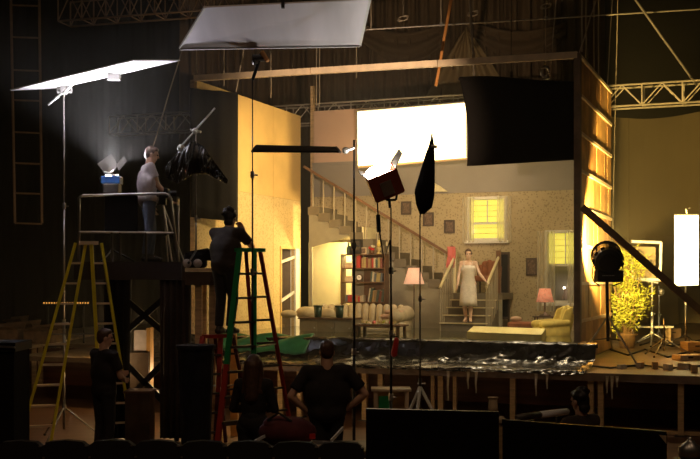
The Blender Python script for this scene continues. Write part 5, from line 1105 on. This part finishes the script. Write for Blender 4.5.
# man with hands on hips
b = fl0(327, 12.3)
person('broad man in black seen from behind with hands on hips', b, math.radians(5), 1.79, dict(sR=(.22, 0, 1.42), sL=(-.22, 0, 1.42), eR=(.42, -.03, 1.17), wR=(.23, .05, 1.0), eL=(-.40, -.04, 1.15), wL=(-.23, .03, .99), chest=(0, 0, 1.26), thR=V3((.3, 1, 0)), thL=V3((-.3, 1, 0))), (0, 0), dict(shirt='darkshirt', pants='darkpants', shoes='shoe', sleeve=.75), ('hairbrown', 'short'), bulk=1.18)
# seated person right
b = fl0(581, 11.4); b.z = -.41
person('seated person with dark hair whose head shows above the wide black panel', b, math.radians(35), 1.74, dict(hR=(.1, .0, .92), hL=(-.1, 0, .92), kR=(.13, .45, .94), kL=(-.13, .45, .94), aR=(.13, .45, .50), aL=(-.13, .45, .50), tR=(.14, .63, .46), tL=(-.14, .63, .46), eR=(.26, .10, 1.15), wR=(.14, .33, 1.06), eL=(-.26, .1, 1.15), wL=(-.12, .33, 1.06)), (0, math.radians(-12)), dict(shirt='brownshirt', pants='darkpants', shoes='shoe', sleeve=.5), ('hairblack', 'wild'))
p = fl0(581, 11.4); t = thing('folding_stool', 'low folding stool under the seated person', 'stool', p); obj('seat', MB().box(p+ZZ*.36, (.42, .38, .04)), 'blackcloth', t)
for i in (-1, 1):
    for jj in (-1, 1): obj('leg', MB().tube(p+V3((.18*i, .16*jj, 0)), p+V3((-.18*i, .16*jj, .35)), .014), 'steel', t)
# actress on the short flight
zf = zl-.17*4+.026; bs_ = S(aat(468.5, 3.92), 3.92, zf)
dk = {}
t, j, T, Hd = person('woman in white slip dress standing on the short stairs in the flooded room', bs_, math.radians(180-12), 1.66, dict(eR=(.23, .02, 1.14), wR=(.25, .10, .91), eL=(-.27, .08, 1.17), wL=(-.42, .20, 1.0), kL=(-.06, .06, .5), aL=(-.05, .05, .09), tL=(-.07, .21, .04), aR=(.07, -.05, .09), tR=(.10, .12, .04), thR=V3((.2, 1, 0)), thL=V3((.2, 1, .2))), (math.radians(10), math.radians(-6)), dict(skin='skinpale'), ('hairbrown', 'bun'), True)
sg = 1.66/1.75; Rd = Matrix.Rotation(math.radians(180-12), 3, 'Z')
ring = [(.158, .128, .62, 1.365, .02), (.176, .152, .9, 1.29, .022), (.170, .138, 1, 1.21, .018), (.142, .112, 1, 1.08, .0), (.178, .135, 1, .95, 0), (.192, .150, 1, .80, 0), (.200, .165, 1, .62, .01), (.205, .172, 1, .52, .013), (.212, .182, 1, .40, .016)]
mb = MB(); n = 28; vs = []
for rx, ry, _, z, yo in ring:
    vs += [T((rx*(1+.03*math.sin(5*a)*(z < .9))*math.cos(a), yo+ry*(1+.04*math.sin(7*a)*(z < .9))*math.sin(a), z+(.05*max(0, math.sin(a))*math.cos(3*a)**2*0))) for a in [6.2832*i/n for i in range(n)]]
mb.add(vs, [(k*n+i, k*n+(i+1) % n, (k+1)*n+(i+1) % n, (k+1)*n+i) for k in range(len(ring)-1) for i in range(n)])
obj('slip_dress', mb, 'slip', t, smooth=True, solid=.006)
for q in (-1, 1): obj('strap', MB().path([T((.09*q, .135, 1.36)), T((.10*q, .095, 1.42)), T((.11*q, .01, 1.475)), T((.10*q, -.08, 1.42)), T((.08*q, -.11, 1.32))], .007), 'slip', t, smooth=True)
# ================================================================== smoke haze
def haze():
    m = bpy.data.materials.new('haze'); m.use_nodes = True; nt = m.node_tree; nt.nodes.clear()
    o = nt.nodes.new('ShaderNodeOutputMaterial'); v = nt.nodes.new('ShaderNodeVolumeScatter'); v.inputs['Color'].default_value = (1, .95, .85, 1)
    v.inputs['Density'].default_value = .0055; v.inputs['Anisotropy'].default_value = .2; nt.links.new(v.outputs[0], o.inputs['Volume']); MATS['haze'] = m
    one('smoke_haze', 'thin smoke haze hanging in and around the lit set', 'haze', MB().box((0, 25, 5.2), (19, 20, 8.2)), 'haze', kind='stuff')
haze()
